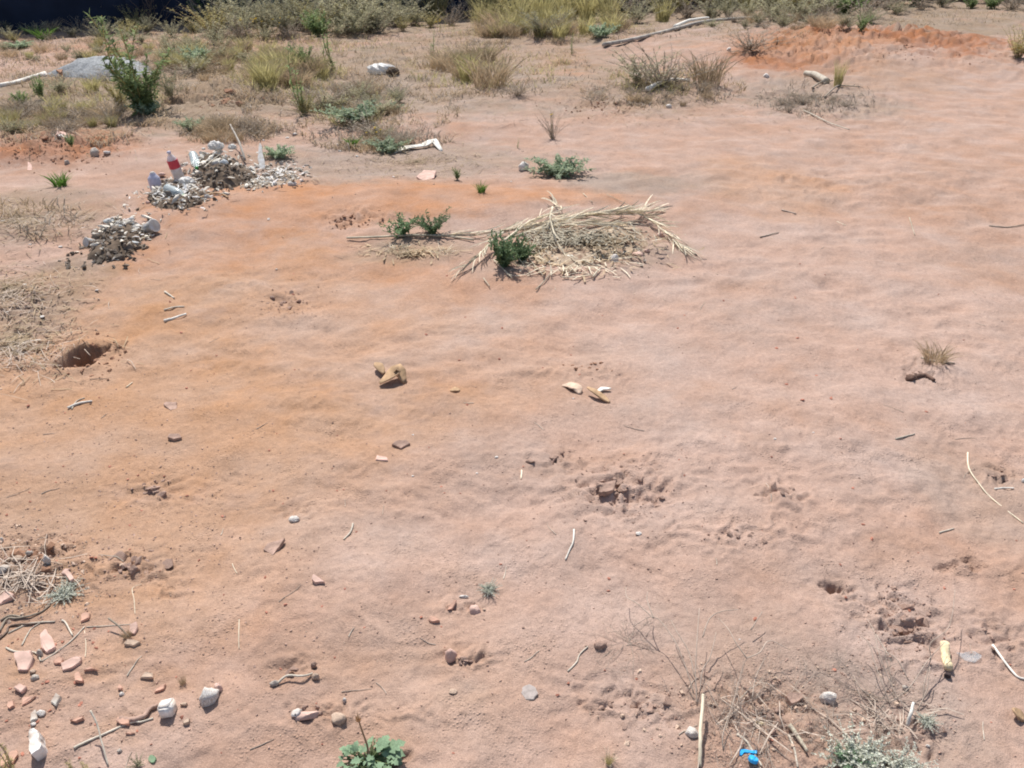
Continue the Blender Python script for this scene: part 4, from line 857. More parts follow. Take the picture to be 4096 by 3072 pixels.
stick('straw', 'straw', B8, [(1285,750),(1300,810),(1330,880)], .006, 'pale curved straw on the wide pink dirt', 'straw')
stick('straw', 'straw', B8, [(700,785),(780,815)], .005, 'short pale straw on the wide pink dirt', 'straw')
stick('twig', 'twig', B8, [(1930,815),(2080,820),(2212,810)], .007, 'long grey twig lying at the edge of the pink dirt', 'twig')
stick('straw', 'straw', D4, [(1755,230),(1770,340),(1860,490),(1960,600),(2200,800)], .005, 'long pale curving stem sunk in the dust', 'straw')
stick('straw', 'bone', D4, [(1975,520),(2050,525),(2130,512)], .006, 'short bright straw near a white scrap', 'straw')
stick('straw', 'paletwig', D4, [(1175,110),(1330,70)], .006, 'thin grey stem half buried in pink dust', 'stem')
stick('straw', 'paletwig', D4, [(1520,890),(1640,850)], .005, 'thin stem half buried near the long pale stem', 'stem')
stick('twig', 'paletwig', A5, [(1580,1190),(1680,1090),(1710,1010),(1800,930)], .004, 'thin curved grey stem beside the dark-sided lump', 'stem')
stick('dark_root', 'darkclod', C4, [(1340,905),(1410,925),(1490,945)], .018, 'dark brown root in front of the lone dry tuft', 'stick')
stick('stick', 'twig', C4, [(1380,780),(1500,800),(1650,820)], .008, 'dark thin stick along the lone dry tuft', 'stick')
stick('white_stick', 'bone', A8, [(1440,600),(1550,740),(1650,860),(1705,910)], .006, 'pale straight stalk near the clear plastic scrap', 'stalk')
# upright and leaning dry stems, twigs of the dead bush at the front
BUSH = thing('dead_bush', 'dead bush of thin bare dusty stems fanning out behind the upright stalk', 'bush', at(*A6(830, 1130)))
BUSH2 = thing('dead_bush', 'tangle of thin bare dusty twigs between the silvery plant and the yellow cob', 'bush', at(*A8(640, 1080)))
def bush_stem(zone, pts, r, root, m='dusttwig', lifts=None):
    o = stick('stem', m, zone, pts, r, 'x', 'stem', r*.5, 0, None, lifts, 5)
    for k in ('label', 'category'): del o[k]
    o.parent = root; o.location = o.location-root.location; return o
for pts, l in [([(1060,1500),(1050,1400),(1110,1250),(1190,960),(1220,900)],[0,.02,.05,.08,.09]),([(1220,900),(1120,800),(1060,690),(985,540)],[.09,.1,.1,.08]),
    ([(800,1060),(700,880),(590,720),(440,550),(270,545)],[.02,.06,.08,.08,.05]),([(800,960),(740,800),(640,660),(590,530)],[.03,.06,.07,.06]),([(830,1130),(800,950),(800,760),(815,520)],[0,.05,.09,.11]),
    ([(850,1050),(860,940),(920,860),(960,700)],[.02,.05,.07,.09]),([(440,560),(380,420),(390,330)],[.08,.09,.09]),([(440,560),(300,430),(215,330),(210,240)],[.08,.08,.07,.06]),
    ([(1220,900),(1330,860),(1420,720),(1590,740)],[.09,.09,.07,.05]),([(850,720),(900,600),(1000,530),(1160,470)],[.08,.1,.1,.08]),([(1280,545),(1370,430)],[.03,.05]),([(1300,1100),(1320,960),(1400,820)],[.02,.04,.06])]:
    bush_stem(A6, pts, .0030, BUSH, lifts=l)
for pts, l in [([(560,1100),(480,1000),(390,860),(340,700),(270,640)],[0,.03,.05,.06,.06]),([(640,1080),(520,940),(420,820),(370,660),(310,540)],[0,.03,.06,.07,.07]),([(850,1080),(830,1000),(860,850),(850,740),(990,640),(1040,330)],[0,.03,.06,.08,.09,.09]),
    ([(800,1150),(850,1050),(860,900)],[0,.03,.05]),([(540,1140),(700,1040),(830,870),(980,700)],[.01,.04,.06,.06]),([(600,1060),(540,920),(480,820),(490,740)],[0,.03,.05,.06]),([(700,960),(600,860),(520,800),(360,740)],[.03,.05,.05,.05]),
    ([(450,1100),(300,1010),(230,900)],[.0,.02,.02]),([(380,1330),(300,1250),(130,1170)],[0,.02,.0]),([(440,1230),(300,1130),(270,1010)],[0,.02,.02])]:
    bush_stem(A8, pts, .0028, BUSH2, lifts=l)
stick('upright_stalk', 'straw', A6, [(855,1659),(855,1500),(850,1400),(862,1250),(866,1140)], .008, 'thick pale upright stalk with a white stone at its joint', 'stalk', .007, 0, None, [0,.02,.03,.04,.05])
stick('stalk', 'bone', A7, [(2010,850),(2030,760),(2055,660)], .008, 'short bleached stalk standing beside the silvery plant', 'stalk', .006, 0, None, [0,.02,.03])
stick('husk', 'straw', A7, [(690,890),(760,960),(830,1040),(900,1150)], .011, 'long cream dry husk curving beside the silvery plant', 'husk', .006, .004)
stick('husk', 'paletwig', A7, [(130,930),(230,1040),(330,1200),(400,1300)], .006, 'thin grey stem running past the blue plastic', 'stem', .004)
stick('stalk', 'paletwig', A7, [(700,960),(760,1120),(800,1305)], .005, 'thin pale stem below the cream husk', 'stem', .004)
stone('shell', 'cob', A7, 365, 850, 180, 80, 'cream rounded shell of dry peel with a dark underside', 'peel', seed=51, d=90, rot=.2)
stick('cob', 'cob', A8, [(1010,640),(1030,740),(1050,830)], .020, 'yellow dry corn cob lying on pink dirt', 'cob', .019, .004, None, None, 12)
stone('cob_shadow', 'darkshade', A8, 1050, 870, 60, 60, 'dark lump standing for the shadow below the yellow cob', 'lump', seed=52)  # dark colour paints the shadow that falls below the cob
# scattered loose straws (look-alikes)
for j in range(48):
    x = R3.uniform(20, 2190); y = 520+1130*R3.random(); a = R3.uniform(0, 3.14); p = atv(x, y); L = R3.uniform(.03, .10)
    b = MB(); d = Vector((math.cos(a), math.sin(a), 0)); pts = []
    bend = R3.gauss(0, .2)
    for i in range(5):
        t = i/4-.5; q = p+d*L*t+Vector((-d.y, d.x, 0))*bend*L*(t*t); pts.append(Vector((q.x, q.y, hz(q.x, q.y)+.002))-p)
    b.tube(pts, R3.uniform(.0010, .0020), .0008, 5)
    tag(link('straw', b.mesh('straw', M[R3.choice(['dusttwig','paletwig','dusttwig'])]), None, p), 'short loose straw lying on the open dirt', 'straw', 'loose straws on the open dirt')

# ------------------------------------------------------------------ rubbish heaps
def mound_mesh(outline, h, m, name, seed, n=46, rough=.35):
    """low heap whose foot follows the outline (world xy, relative to its centre)"""
    xs = [p.x for p in outline]; ys = [p.y for p in outline]; x0, x1, y0, y1 = min(xs), max(xs), min(ys), max(ys)
    vs = []; fs = []; idx = {}
    def inside(x, y):
        c = False; k = len(outline); dmin = 9
        for i in range(k):
            a, b = outline[i], outline[(i+1) % k]
            if (a.y > y) != (b.y > y) and x < (b.x-a.x)*(y-a.y)/(b.y-a.y+1e-12)+a.x: c = not c
            e = b-a; t = max(0, min(1, ((x-a.x)*e.x+(y-a.y)*e.y)/(e.x*e.x+e.y*e.y+1e-12))); dmin = min(dmin, math.hypot(x-a.x-e.x*t, y-a.y-e.y*t))
        return dmin if c else -dmin
    mx = .30*min(x1-x0, y1-y0)
    def hh(x, y):
        d = inside(x, y); t = max(0, min(1, d/mx)); t = t*(2-t)
        return (h*t*(1+rough*float(pn(x/.11+seed, y/.11))+.5*rough*float(pn(x/.04, y/.04+seed))), d)
    for j in range(n+1):
        for i in range(n+1):
            x = x0-.02+(x1-x0+.04)*i/n; y = y0-.02+(y1-y0+.04)*j/n; z, d = hh(x, y); idx[i, j] = len(vs); vs.append([x, y, z, d])
    for j in range(n):
        for i in range(n):
            q = (idx[i, j], idx[i+1, j], idx[i+1, j+1], idx[i, j+1])
            if max(vs[k][3] for k in q) > -.015: fs.append(q)
    return vs, fs, hh
def heap(name, label, cat, zone, outline, h, mcore, lumps, nl, lsz, seed, side=None):
    pts = [at(*zone(*q)) for q in outline]; c = sum(pts, Vector())/len(pts); R = random.Random(seed)
    t = thing(name, label, cat, c); ol = [p-c for p in pts]; vs, fs, hh = mound_mesh(ol, h, mcore, 'mound', seed)
    A = np.array(vs); gz = H(A[:,0]+c.x, A[:,1]+c.y)-c.z; b = MB(); b.v = [Vector((x, y, g+z-(.02 if d < 0 else .004))) for (x, y, z, d), g in zip(vs, gz)]; b.f = fs
    link('mound', b.mesh('mound', mcore, True), t)
    xs = [p.x for p in ol]; ys = [p.y for p in ol]; k = 0; tries = 0; todo = []
    while k < nl and tries < nl*12:
        tries += 1; x = R.uniform(min(xs)*1.25, max(xs)*1.25); y = R.uniform(min(ys)*1.25, max(ys)*1.25); z, d = hh(x, y)
        if d < -.16 or (d < 0 and R.random() < .72): continue
        s = R.uniform(*lsz)*(1.35 if R.random() < .8 else 2.1)
        me = R.choice(lumps)
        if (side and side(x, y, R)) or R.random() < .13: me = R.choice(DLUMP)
        todo.append((me, x, y, max(z, 0)+s*.12, (R.gauss(0,.5), R.gauss(0,.5), R.uniform(0, 6.28)), (s*R.uniform(.8,1.4), s*R.uniform(.6,1), s*R.uniform(.6,1)))); k += 1
    g = H(np.array([q[1] for q in todo])+c.x, np.array([q[2] for q in todo])+c.y)-c.z
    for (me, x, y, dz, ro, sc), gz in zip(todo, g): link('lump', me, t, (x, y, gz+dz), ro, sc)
    return t, hh, c
h1, hh1, c1 = heap('rubbish_heap', 'dumped heap of pale dried lumps around a dark hollow with plastic on it', 'heap', B5,
    [(1540,430),(1560,320),(1680,250),(1850,270),(1960,330),(2090,400),(2060,450),(1900,505),(1680,510),(1580,480)], .095, M['heap'], LUMP, 290, (.010,.052), 71, lambda x, y, R: y < -.07 and x > -.15 and R.random() < .9)  # dark lumps gather at the front to paint the hollow's shade
heap('rubbish_spill', 'spill of pale lumps under the leaning red-labelled bottle', 'heap', B5, [(1180,560),(1290,460),(1420,440),(1560,480),(1700,540),(1640,630),(1480,690),(1280,680),(1190,620)], .04, M['heap'], LUMP, 280, (.009,.046), 72)
heap('rubbish_strip', 'thin strip of pale lumps trailing from the rubbish heap past the white paper', 'heap', B5, [(1900,500),(2080,420),(2220,340),(2330,330),(2420,440),(2250,490),(2050,515)], .018, M['debris'], LUMP, 260, (.008,.040), 73)
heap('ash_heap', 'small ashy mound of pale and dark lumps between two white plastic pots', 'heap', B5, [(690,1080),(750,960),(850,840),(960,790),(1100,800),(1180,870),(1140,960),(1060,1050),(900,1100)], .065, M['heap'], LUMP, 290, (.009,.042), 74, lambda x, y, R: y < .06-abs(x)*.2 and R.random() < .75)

def bottle(name, label, p, axis, h, r, mbody, mcap, mlabel=None, lab=(.35,.7), neck=.22):
    t = thing(name, label, 'bottle', p); t.rotation_euler = Vector(axis).to_track_quat('Z', 'Y').to_euler()
    b = MB(); b.lathe([(r*.55,0),(r*.92,.012*h),(r,.06*h),(r*.97,.28*h),(r,.33*h),(r,h*.62),(r*.93,h*.70),(r*.62,h*.82),(r*neck/.5*.6,h*.89),(r*neck/.5*.6,h*.93)], 18); body = link('body', b.mesh('body', M[mbody], True), t)
    b = MB(); b.lathe([(r*.34,h*.925),(r*.36,h*.93),(r*.36,h*.99),(r*.3,h)], 14); link('cap', b.mesh('cap', M[mcap], True), t)
    if mlabel: b = MB(); b.lathe([(r*1.015,h*lab[0]),(r*1.02,h*lab[0]+.001),(r*1.02,h*lab[1]-.001),(r*1.015,h*lab[1])], 18); link('label_band', b.mesh('label_band', M[mlabel], True), body)
    return t
def crumple(name, label, zone, x, y, w, h, m, cat, seed, d=None, lift=0, rot=0, amp=.28):
    p = at(*zone(x, y)); s = (zone(1, 0)[0]-zone(0, 0)[0])/ppm(p); bm = bmesh.new(); bmesh.ops.create_icosphere(bm, subdivisions=3 if w < 80 else 4, radius=.5)
    A = np.array([v.co[:] for v in bm.verts]); C = A*3.2+np.array([seed, seed*.7, 0])
    nn = np.abs(pn(C[:,0]+C[:,2]*.8, C[:,1]-C[:,2]*.6, seed))*1.3+.5*np.abs(pn(C[:,0]*2.3, C[:,1]*2.3+C[:,2]*2, seed+1)); A = A*(1-amp*nn)[:, None]; A[:,2] = np.maximum(A[:,2], -.28)
    for v, q in zip(bm.verts, A): v.co = q
    o = link(name, bm_mesh(bm, name, M[m], True), None, (p.x, p.y, p.z+h*s*.28+lift), (0, 0, rot), (w*s, (d or w*.8)*s, h*s*1.1)); return tag(o, label, cat)
def cup(name, label, zone, x, y, w, h, m, axis, lift=0, cat='pot'):
    p = at(*zone(x, y)); s = (zone(1, 0)[0]-zone(0, 0)[0])/ppm(p); r = w*s/2; L = h*s
    t = thing(name, label, cat, (p.x, p.y, p.z+r*.75+lift)); t.rotation_euler = Vector(axis).to_track_quat('Z', 'Y').to_euler()
    b = MB(); b.lathe([(r*.72,-.5*L),(r*.78,-.48*L),(r*.96,.42*L),(r*1.02,.45*L),(r*1.02,.5*L),(r*.92,.5*L),(r*.75,-.4*L)], 18); body = link('body', b.mesh('body', M[m], True), t)
    b = MB(); b.lathe([(r*.98,.44*L),(r*1.07,.45*L),(r*1.07,.49*L),(r*.98,.495*L)], 18); link('rim', b.mesh('rim', M[m], True), body); return t
p = at(*B5(1455, 470)); bottle('bottle', 'leaning white bottle with a red band on the rubbish spill', p+Vector((0,0,.03)), (-.16,-.08,1), .235, .042, 'whiteplastic', 'lilac', 'red', (.42,.70))
p = at(*B5(1335, 590)); bottle('bottle', 'clear crumpled bottle with a green cap lying at the foot of the spill', p+Vector((0,.05,.07)), (.80,-.55,-.12), .21, .036, 'clear', 'greencap')
p = at(*B5(1555, 400)); bottle('bottle', 'clear bottle with a green cap pointing down beside the dark hollow', p+Vector((-.03,.15,.14)), (.35,-.75,-.35), .20, .036, 'clear', 'greencap')
p = at(*B5(1260, 520)); bottle('jar', 'upright lilac-grey plastic jar with a white shoulder at the edge of the spill', p, (-.05,.05,1), .14, .046, 'lilac', 'whiteplastic', None, neck=.4)['category'] = 'jar'
crumple('plastic_bag', 'crumpled white plastic bag on top of the rubbish heap', B5, 1755, 275, 150, 85, 'whiteplastic', 'bag', 3, lift=.09, amp=.62)
crumple('plastic_bag', 'crushed white plastic at the foot of the leaning red bottle', B5, 1515, 515, 150, 75, 'whiteplastic', 'bag', 5, lift=.04, amp=.6)
crumple('plastic_bag', 'small white plastic scrap beside the pale bag on the heap', B5, 1885, 270, 80, 50, 'whiteplastic', 'scrap', 6, lift=.09, amp=.6)
crumple('plastic_scrap', 'white wad at the end of the strip of lumps', B6, 340, 485, 80, 50, 'white', 'scrap', 7)
crumple('plastic_scrap', 'bluish plastic flake over the dark hollow of the heap', B5, 1820, 400, 75, 60, 'bag', 'scrap', 8, lift=.09)
crumple('plastic_scrap', 'pink plastic scrap behind the leaning red bottle', B5, 1305, 412, 60, 34, 'terrapink', 'scrap', 9, lift=.01)
slab('paper_shard', M['whiteplastic'], B5, [(2085,375),(2095,310),(2120,268),(2132,290),(2125,350),(2100,372)], .012, 'white leaf-shaped paper standing at the edge of the strip of lumps', 'paper', (35,0), lift=.05)
stick('stick', 'paletwig', B5, [(1660,440),(1720,390),(1785,340)], .009, 'pale stick leaning over the dark hollow of the heap', 'stick', .006, .10)
stick('stick', 'wood', B5, [(1975,310),(1940,240),(1880,160)], .016, 'grey post-like stick rising behind the rubbish heap', 'stick', .012, .02, None, [0,.08,.16])
stick('husk', 'dead', B5, [(1600,610),(1700,570),(1790,575),(1840,610)], .016, 'curved tan peel on the orange dirt below the heap', 'peel', .010, .004)
cup('plastic_pot', 'small white plastic pot on its side at the edge of the ashy mound', B5, 735, 975, 76, 80, 'whiteplastic', (-.5,-.75,.35), .0)
cup('plastic_pot', 'crushed white plastic tub beside the ashy mound', B5, 1215, 860, 100, 120, 'whiteplastic', (.85,-.35,.4), .0)
cup('plastic_pot', 'little grey cup in front of the ashy mound', B5, 1090, 985, 50, 50, 'bag', (.3,.2,1), 0)
stick('husk', 'straw', B5, [(1060,960),(1130,925),(1220,908)], .008, 'thin pale strip in front of the crushed white tub', 'strip', .006, .01)

Rs = random.Random(88)
litter('rubbish_shreds', 'torn pale paper and plastic shreds mixed through the rubbish heaps', [(475,365,75,26,2),(395,425,60,24,2),(610,385,70,20,1.4),(270,500,50,22,1.6)], M['whiteplastic'], 330, (.012,.06), (.006,.025), 14, .05, .5)
litter('dark_shreds', 'dark rags and stems mixed through the rubbish heaps', [(475,370,80,30,2),(395,430,65,26,2),(600,385,80,20,1),(260,525,60,34,2)], M['heap'], 420, (.015,.09), (.003,.014), 15, .035, .5)
for zx, zy, rx, ry, n, lf, lb, gr in [(1700,300,170,50,14,.09,'crumpled white scrap on the back of the rubbish heap','white scraps on the heap'),(1420,560,190,80,16,.03,'crumpled white scrap in the rubbish spill','white scraps in the spill'),
      (2180,430,170,55,14,.01,'white flake in the strip of lumps','white flakes in the strip'),(1000,840,130,45,12,.07,'white flake on top of the ashy mound','white flakes on the ashy mound')]:
    for _ in range(n):
        sz = Rs.uniform(24, 60); crumple('plastic_scrap', lb, B5, zx+Rs.gauss(0, .5)*rx, zy+Rs.gauss(0, .5)*ry, sz, sz*.6, Rs.choice(['whiteplastic','white','bag']), 'scrap', Rs.randint(1, 30), lift=lf*Rs.uniform(.4, 1), rot=Rs.uniform(0, 3), amp=.5)['group'] = gr
# torn sack, bark strip, gravel heap
crumple('torn_sack', 'torn white sack with dark folds on the dirt slope', T2, 1060, 590, 270, 95, 'whiteplastic', 'sack', 14, d=150, amp=.4)
crumple('dark_rag', 'dark greenish rag under the end of the torn white sack', T2, 1150, 600, 120, 80, 'heap', 'rag', 15, d=120, amp=.4)
def strip(name, m, zone, pts, w, label, cat, lifts, fold=.3, prof=(.5,1,.9,.7,.3)):
    ps = [at(*zone(*q)) for q in pts]
    for p, l in zip(ps, lifts): p.z += l+.006
    c = ps[0].copy(); fine = []
    for i in range(len(ps)-1):
        for k in range(4): fine.append(ps[i].lerp(ps[i+1], k/4)-c)
    fine.append(ps[-1]-c); b = MB(); b.ribbon(fine, w, prof=prof, fold=fold)
    o = link(name, b.mesh(name, M[m], True), None, c); md = o.modifiers.new('thickness', 'SOLIDIFY'); md.thickness = .006
    return tag(o, label, cat)
strip('bark_strip', 'bone', B6, [(1150,215),(1260,195),(1400,185),(1480,160),(1540,215)], .10, 'curled pale strip of palm bark on the grey dirt', 'bark', [.0,.02,.03,.05,.0])
gp = [(310,620),(480,575),(650,535),(820,518),(1000,518),(1130,530),(1240,560),(1200,640),(1000,660),(760,655),(520,620)]
pts = [at(*T1(*q)) for q in gp]; c = sum(pts, Vector())/len(pts); vs, fs, hh = mound_mesh([p-c for p in pts], .16, None, 'm', 5, 50, .15)
A = np.array(vs); gz = H(A[:,0]+c.x, A[:,1]+c.y)-c.z; b = MB(); b.v = [Vector((x, y, g+z-(.03 if d < 0 else 0))) for (x, y, z, d), g in zip(vs, gz)]; b.f = fs
tag(link('gravel_heap', b.mesh('gravel_heap', M['gravel'], True), None, c), 'low spread heap of blue-grey gravel behind the tall green weed', 'gravel')
slab('brick_shard', M['redclod'], T1, [(465,610),(480,585),(525,605),(500,622)], .09, 'dark red brick fragment on the gravel heap', 'brick', (10,0))
crumple('plastic_scrap', 'white wad at the end of the pale plank', T1, 350, 615, 90, 40, 'white', 'scrap', 19)

# ------------------------------------------------------------------ dry palm leaves
LEAFLET = []
for i in range(6):
    R = random.Random(900+i); b = MB(); cv = R.gauss(0, .12); dz = R.uniform(-.05, .10)
    b.ribbon([(t, cv*t*t, dz*t+.06*math.sin(t*3.1)) for t in (0,.2,.45,.7,.88,1)], .044, prof=(.5,1,.95,.8,.5,.05), fold=.35); LEAFLET.append(b.mesh('leaflet', M['straw'], True))
def frond(label, zone, pts, lifts, nl, L, r=.009, ang=(.12,.45), sides=(-1,1), t0=.05, seed=1):
    R = random.Random(seed); ps = []
    for q, l in zip(pts, lifts): p = at(*zone(*q)); p.z += l+.01; ps.append(p)
    c = ps[0].copy(); fine = []
    for i in range(len(ps)-1):
        for k in range(6): fine.append(ps[i].lerp(ps[i+1], k/6)-c)
    fine.append(ps[-1]-c); root = thing('palm_frond', label, 'palm leaf', c); b = MB(); b.tube(fine, r, r*.35, 7); link('rachis', b.mesh('rachis', M['straw'], True), root)
    for j in range(nl):
        q = (t0+(1-t0)*(j+R.random())/nl)*(len(fine)-1); i = min(int(q), len(fine)-2); p = fine[i].lerp(fine[i+1], q-i); d = (fine[i+1]-fine[i]).normalized()
        a = math.atan2(d.y, d.x)+R.choice(sides)*R.uniform(*ang); s = L*R.uniform(.6, 1.1)
        pitch = R.gauss(-.02, .10)
        o = link('leaflet', R.choice(LEAFLET), root, p+Vector((0,0,R.uniform(-.004, .012))), (0, 0, 0), (s, s*R.uniform(.7, 1.3), s))
        o.rotation_euler = Euler((R.gauss(0, .7), -pitch, a), 'XYZ')
    return root
frond('long dry palm frond lying along the back of the debris behind the green bush', B7, [(300,500),(560,480),(900,420),(1200,375),(1420,350),(1640,315)], [.01,.03,.05,.05,.03,.01], 100, .25, seed=1)
frond('dry palm frond arching over the debris with a drooping tip', B7, [(540,500),(900,440),(1300,390),(1520,385),(1660,440),(1780,530),(1880,610)], [.03,.07,.07,.05,.03,.01,.0], 84, .22, seed=2, ang=(.08,.35))
frond('flattened palm frond spread across the middle of the debris', B7, [(520,530),(760,500),(1050,470),(1350,440)], [.02,.05,.05,.03], 80, .22, seed=8, ang=(.05,.5))
frond('short splayed palm frond reaching past the green bush', B7, [(430,540),(330,610),(230,690),(80,800)], [.06,.05,.03,.0], 30, .20, seed=3, ang=(.05,.40))
frond('broken palm frond hanging over the front of the debris', B7, [(820,430),(800,500),(850,600),(960,720)], [.14,.12,.06,.0], 16, .18, seed=4)
frond('thin palm frond at the back of the debris', B7, [(420,600),(640,470),(900,350),(830,250)], [.04,.08,.05,.0], 26, .22, seed=5)
frond('weathered palm frond trailing from the long pale stalk', B6, [(1500,915),(1650,915),(1800,905),(2000,890)], [.005,.01,.01,.02], 16, .22, seed=6, ang=(.04,.22))
heap('debris_heap', 'litter of dry leaf scraps and soil under the palm fronds', 'heap', B7, [(640,680),(700,560),(820,480),(1100,440),(1400,400),(1560,430),(1600,580),(1480,640),(1250,690),(1000,740),(800,740)], .045, M['straw_soil'], LUMP, 120, (.010,.022), 75, lambda x, y, R: R.random() < .25)
for i, (pts, r, lb) in enumerate([([(625,680),(700,760),(760,840)],.007,'thin stalk end running down from the green bush'),([(690,930),(760,860),(830,785)],.006,'pale stalk leaning out of the debris front'),
    ([(1150,835),(1180,800),(1212,765)],.010,'short thick pale stalk in front of the debris'),([(900,835),(1020,830),(1150,822)],.007,'straight pale stalk lying in front of the debris'),
    ([(350,690),(420,760),(500,835)],.007,'pale stalk below the splayed palm frond'),([(270,850),(320,905)],.006,'short stalk below the splayed palm frond'),([(1060,710),(1150,740),(1220,745)],.008,'bent stalk at the middle of the debris front'),
    ([(1070,165),(1145,230)],.006,'brown straw on the orange dirt behind the palm fronds'),([(1260,180),(1480,270)],.004,'faint long straw behind the palm fronds'),([(770,540),(800,470),(815,430)],.009,'upright broken stalk in the palm debris')]):
    stick('stalk', 'straw', B7, pts, r, lb, 'stalk', lift=.01 if i != 9 else .08)
for i, (x, y, w, h) in enumerate([(1350,580,90,30),(1510,635,100,34),(1585,610,50,34),(1410,625,60,24),(1690,490,60,50),(960,690,90,60)]):
    crumple('dry_peel', 'curled pale dry peel at the edge of the palm debris', B7, x, y, w, h, 'terrapink' if i in (1, 2, 4) else 'bone', 'peel', 30+i)['group'] = 'peels at the palm debris'
stick('dark_root', 'twigdark', B7, [(1880,590),(1930,610),(1985,640)], .010, 'dark twig at the tip of the drooping frond', 'twig')

litter('palm_scraps', 'broken pale leaf scraps strewn through the palm debris', [(1260,540,120,36,3),(1170,540,70,34,1.5),(1230,585,150,22,.5)], M['straw'], 420, (.02,.16), (.003,.010), 9, .012, .35)
litter('straw_scraps', 'pale straw scraps heaped over the palm debris', [(1260,530,110,22,3),(1180,530,50,22,1)], M['straw'], 520, (.02,.13), (.003,.012), 12, .055, .3)
litter('grey_leaf_scraps', 'grey leaf scraps heaped over the palm debris', [(1290,535,120,24,3)], M['drygrass'], 500, (.015,.08), (.004,.016), 13, .05, .35)
litter('brown_leaf_scraps', 'brown and grey leaf scraps strewn through the palm debris', [(1270,545,140,38,3),(1170,545,80,34,1.2),(880,548,110,14,1)], M['drygrass'], 900, (.015,.09), (.003,.014), 10, .01, .4)
# ------------------------------------------------------------------ dead leaves
def dead_leaf(label, zone, pts, w, lifts, m='dead'): return strip('dead_leaf', m, zone, pts, w, label, 'leaf', lifts, .5, (.15,.7,1,.8,.2))
dead_leaf('curled tan dead leaf with a raised arm on the open dirt', C2, [(1040,980),(1120,960),(1200,930),(1250,975)], .07, [.01,.03,.05,.0])
dead_leaf('upright curled tip of the tan dead leaf' if False else 'small tan leaf curl standing behind the larger dead leaf', C2, [(1010,855),(1040,880),(1080,930)], .04, [.03,.03,.02])
dead_leaf('pale flat dead leaf beside the orange leaf stalk', C3, [(500,580),(560,590),(620,640),(640,670)], .05, [.0,.01,.015,.0], 'tan')
dead_leaf('orange-brown leaf stalk on the pink dirt', C3, [(700,655),(760,680),(820,695),(885,718)], .035, [.03,.03,.015,.0])
dead_leaf('white straw-like leaf sliver beside the orange stalk', C3, [(760,655),(820,640),(890,630)], .02, [.0,.01,.01], 'bone')
dead_leaf('thin pink-tan leaf pressed in the dust below the dead leaf', C2, [(1610,1035),(1650,1032),(1690,1030)], .03, [.0,.006,.0])
dead_leaf('curved dry leaf scrap at the edge of the dirt near the twigs', A8, [(1610,1190),(1650,1240),(1711,1270)], .03, [.02,.012,.0], 'dead')

# ------------------------------------------------------------------ plants near the camera
def big_leaf(seed, m):
    R = random.Random(seed); b = MB(); n = 9; vs = [Vector((0,0,0))]; out = []
    prof = [(.0,.05),(.10,.26),(.22,.46),(.32,.30),(.48,.44),(.60,.22),(.76,.27),(.86,.11),(1,.0)]
    L = []; Rr = []; C = []
    for t, w in prof:
        z = .10*math.sin(t*3)-.18*t*t; C.append(Vector((t,0,z))); L.append(Vector((t,w*R.uniform(.9,1.1),z+.22*w))); Rr.append(Vector((t,-w*R.uniform(.9,1.1),z+.22*w)))
    k = len(prof); b.v = C+L+Rr
    for i in range(k-1): b.f += [(i, i+1, k+i+1, k+i), (i, 2*k+i, 2*k+i+1, i+1)]
    return b.mesh('leaf', m, True)
BL = [big_leaf(950+i, M['mint']) for i in range(4)]
def leafy(name, label, base, leaves, s, seed, mstem='green'):
    R = random.Random(seed); t = thing(name, label, 'plant', base); st = MB()
    for (x, y, z, a, pitch, k) in leaves:
        tip = Vector((x, y, z)); st.tube([Vector((0,0,0)), tip*.5+Vector((0,0,.008)), tip], .0022, .0014, 5)
        o = link('leaf', R.choice(BL), t, tip, (R.gauss(0,.2), pitch, a), (k, k, k))
    link('stem', st.mesh('stem', M[mstem]), t); return t
R = random.Random(77); b0 = at(*A4(1330, 1255)); lv = []
for i in range(70):
    a = R.uniform(0, 6.283); rr = .068*math.sqrt(R.random()); lv.append((rr*math.cos(a), rr*math.sin(a)*.7, .008+.05*R.random()*(1-rr/.11), a+R.gauss(0,.9), R.uniform(-.8,.5), R.uniform(.012,.028)))
for dx, dz, a, k in [(.045,.035,.6,.050),(.045,.03,-.2,.045),(.03,.045,1.3,.042),(-.05,.03,2.7,.032),(-.045,.025,2.2,.030)]: lv.append((dx, .01, dz, a, -.15, k))
leafy('mint_leaved_plant', 'low mint-green plant with lobed leaves and a dried flower stalk', b0, lv, 1, 3)
s0 = at(*A4(1350, 1050)); sp = [Vector((0,0,.02)), Vector((-.004,.01,.06)), Vector((-.014,.02,.10)), Vector((-.022,.028,.135))]
b = MB(); b.tube(sp, .003, .002, 6)
stalk = thing('dried_flower_stalk', 'brown dried flower stalk rising from the mint-green plant', 'stalk', b0); stem_o = link('stem', b.mesh('stem', M['dead']), stalk)
b = MB()
for k in range(10): d = Vector((R.gauss(0,.35), R.gauss(0,.35), 1)); b.leaf(sp[-1]-Vector((0,0,.012)), d, (R.gauss(0,1), R.gauss(0,1), .2), R.uniform(.02,.035), .007)
link('seed_head', b.mesh('seed_head', M['dead']), stem_o)
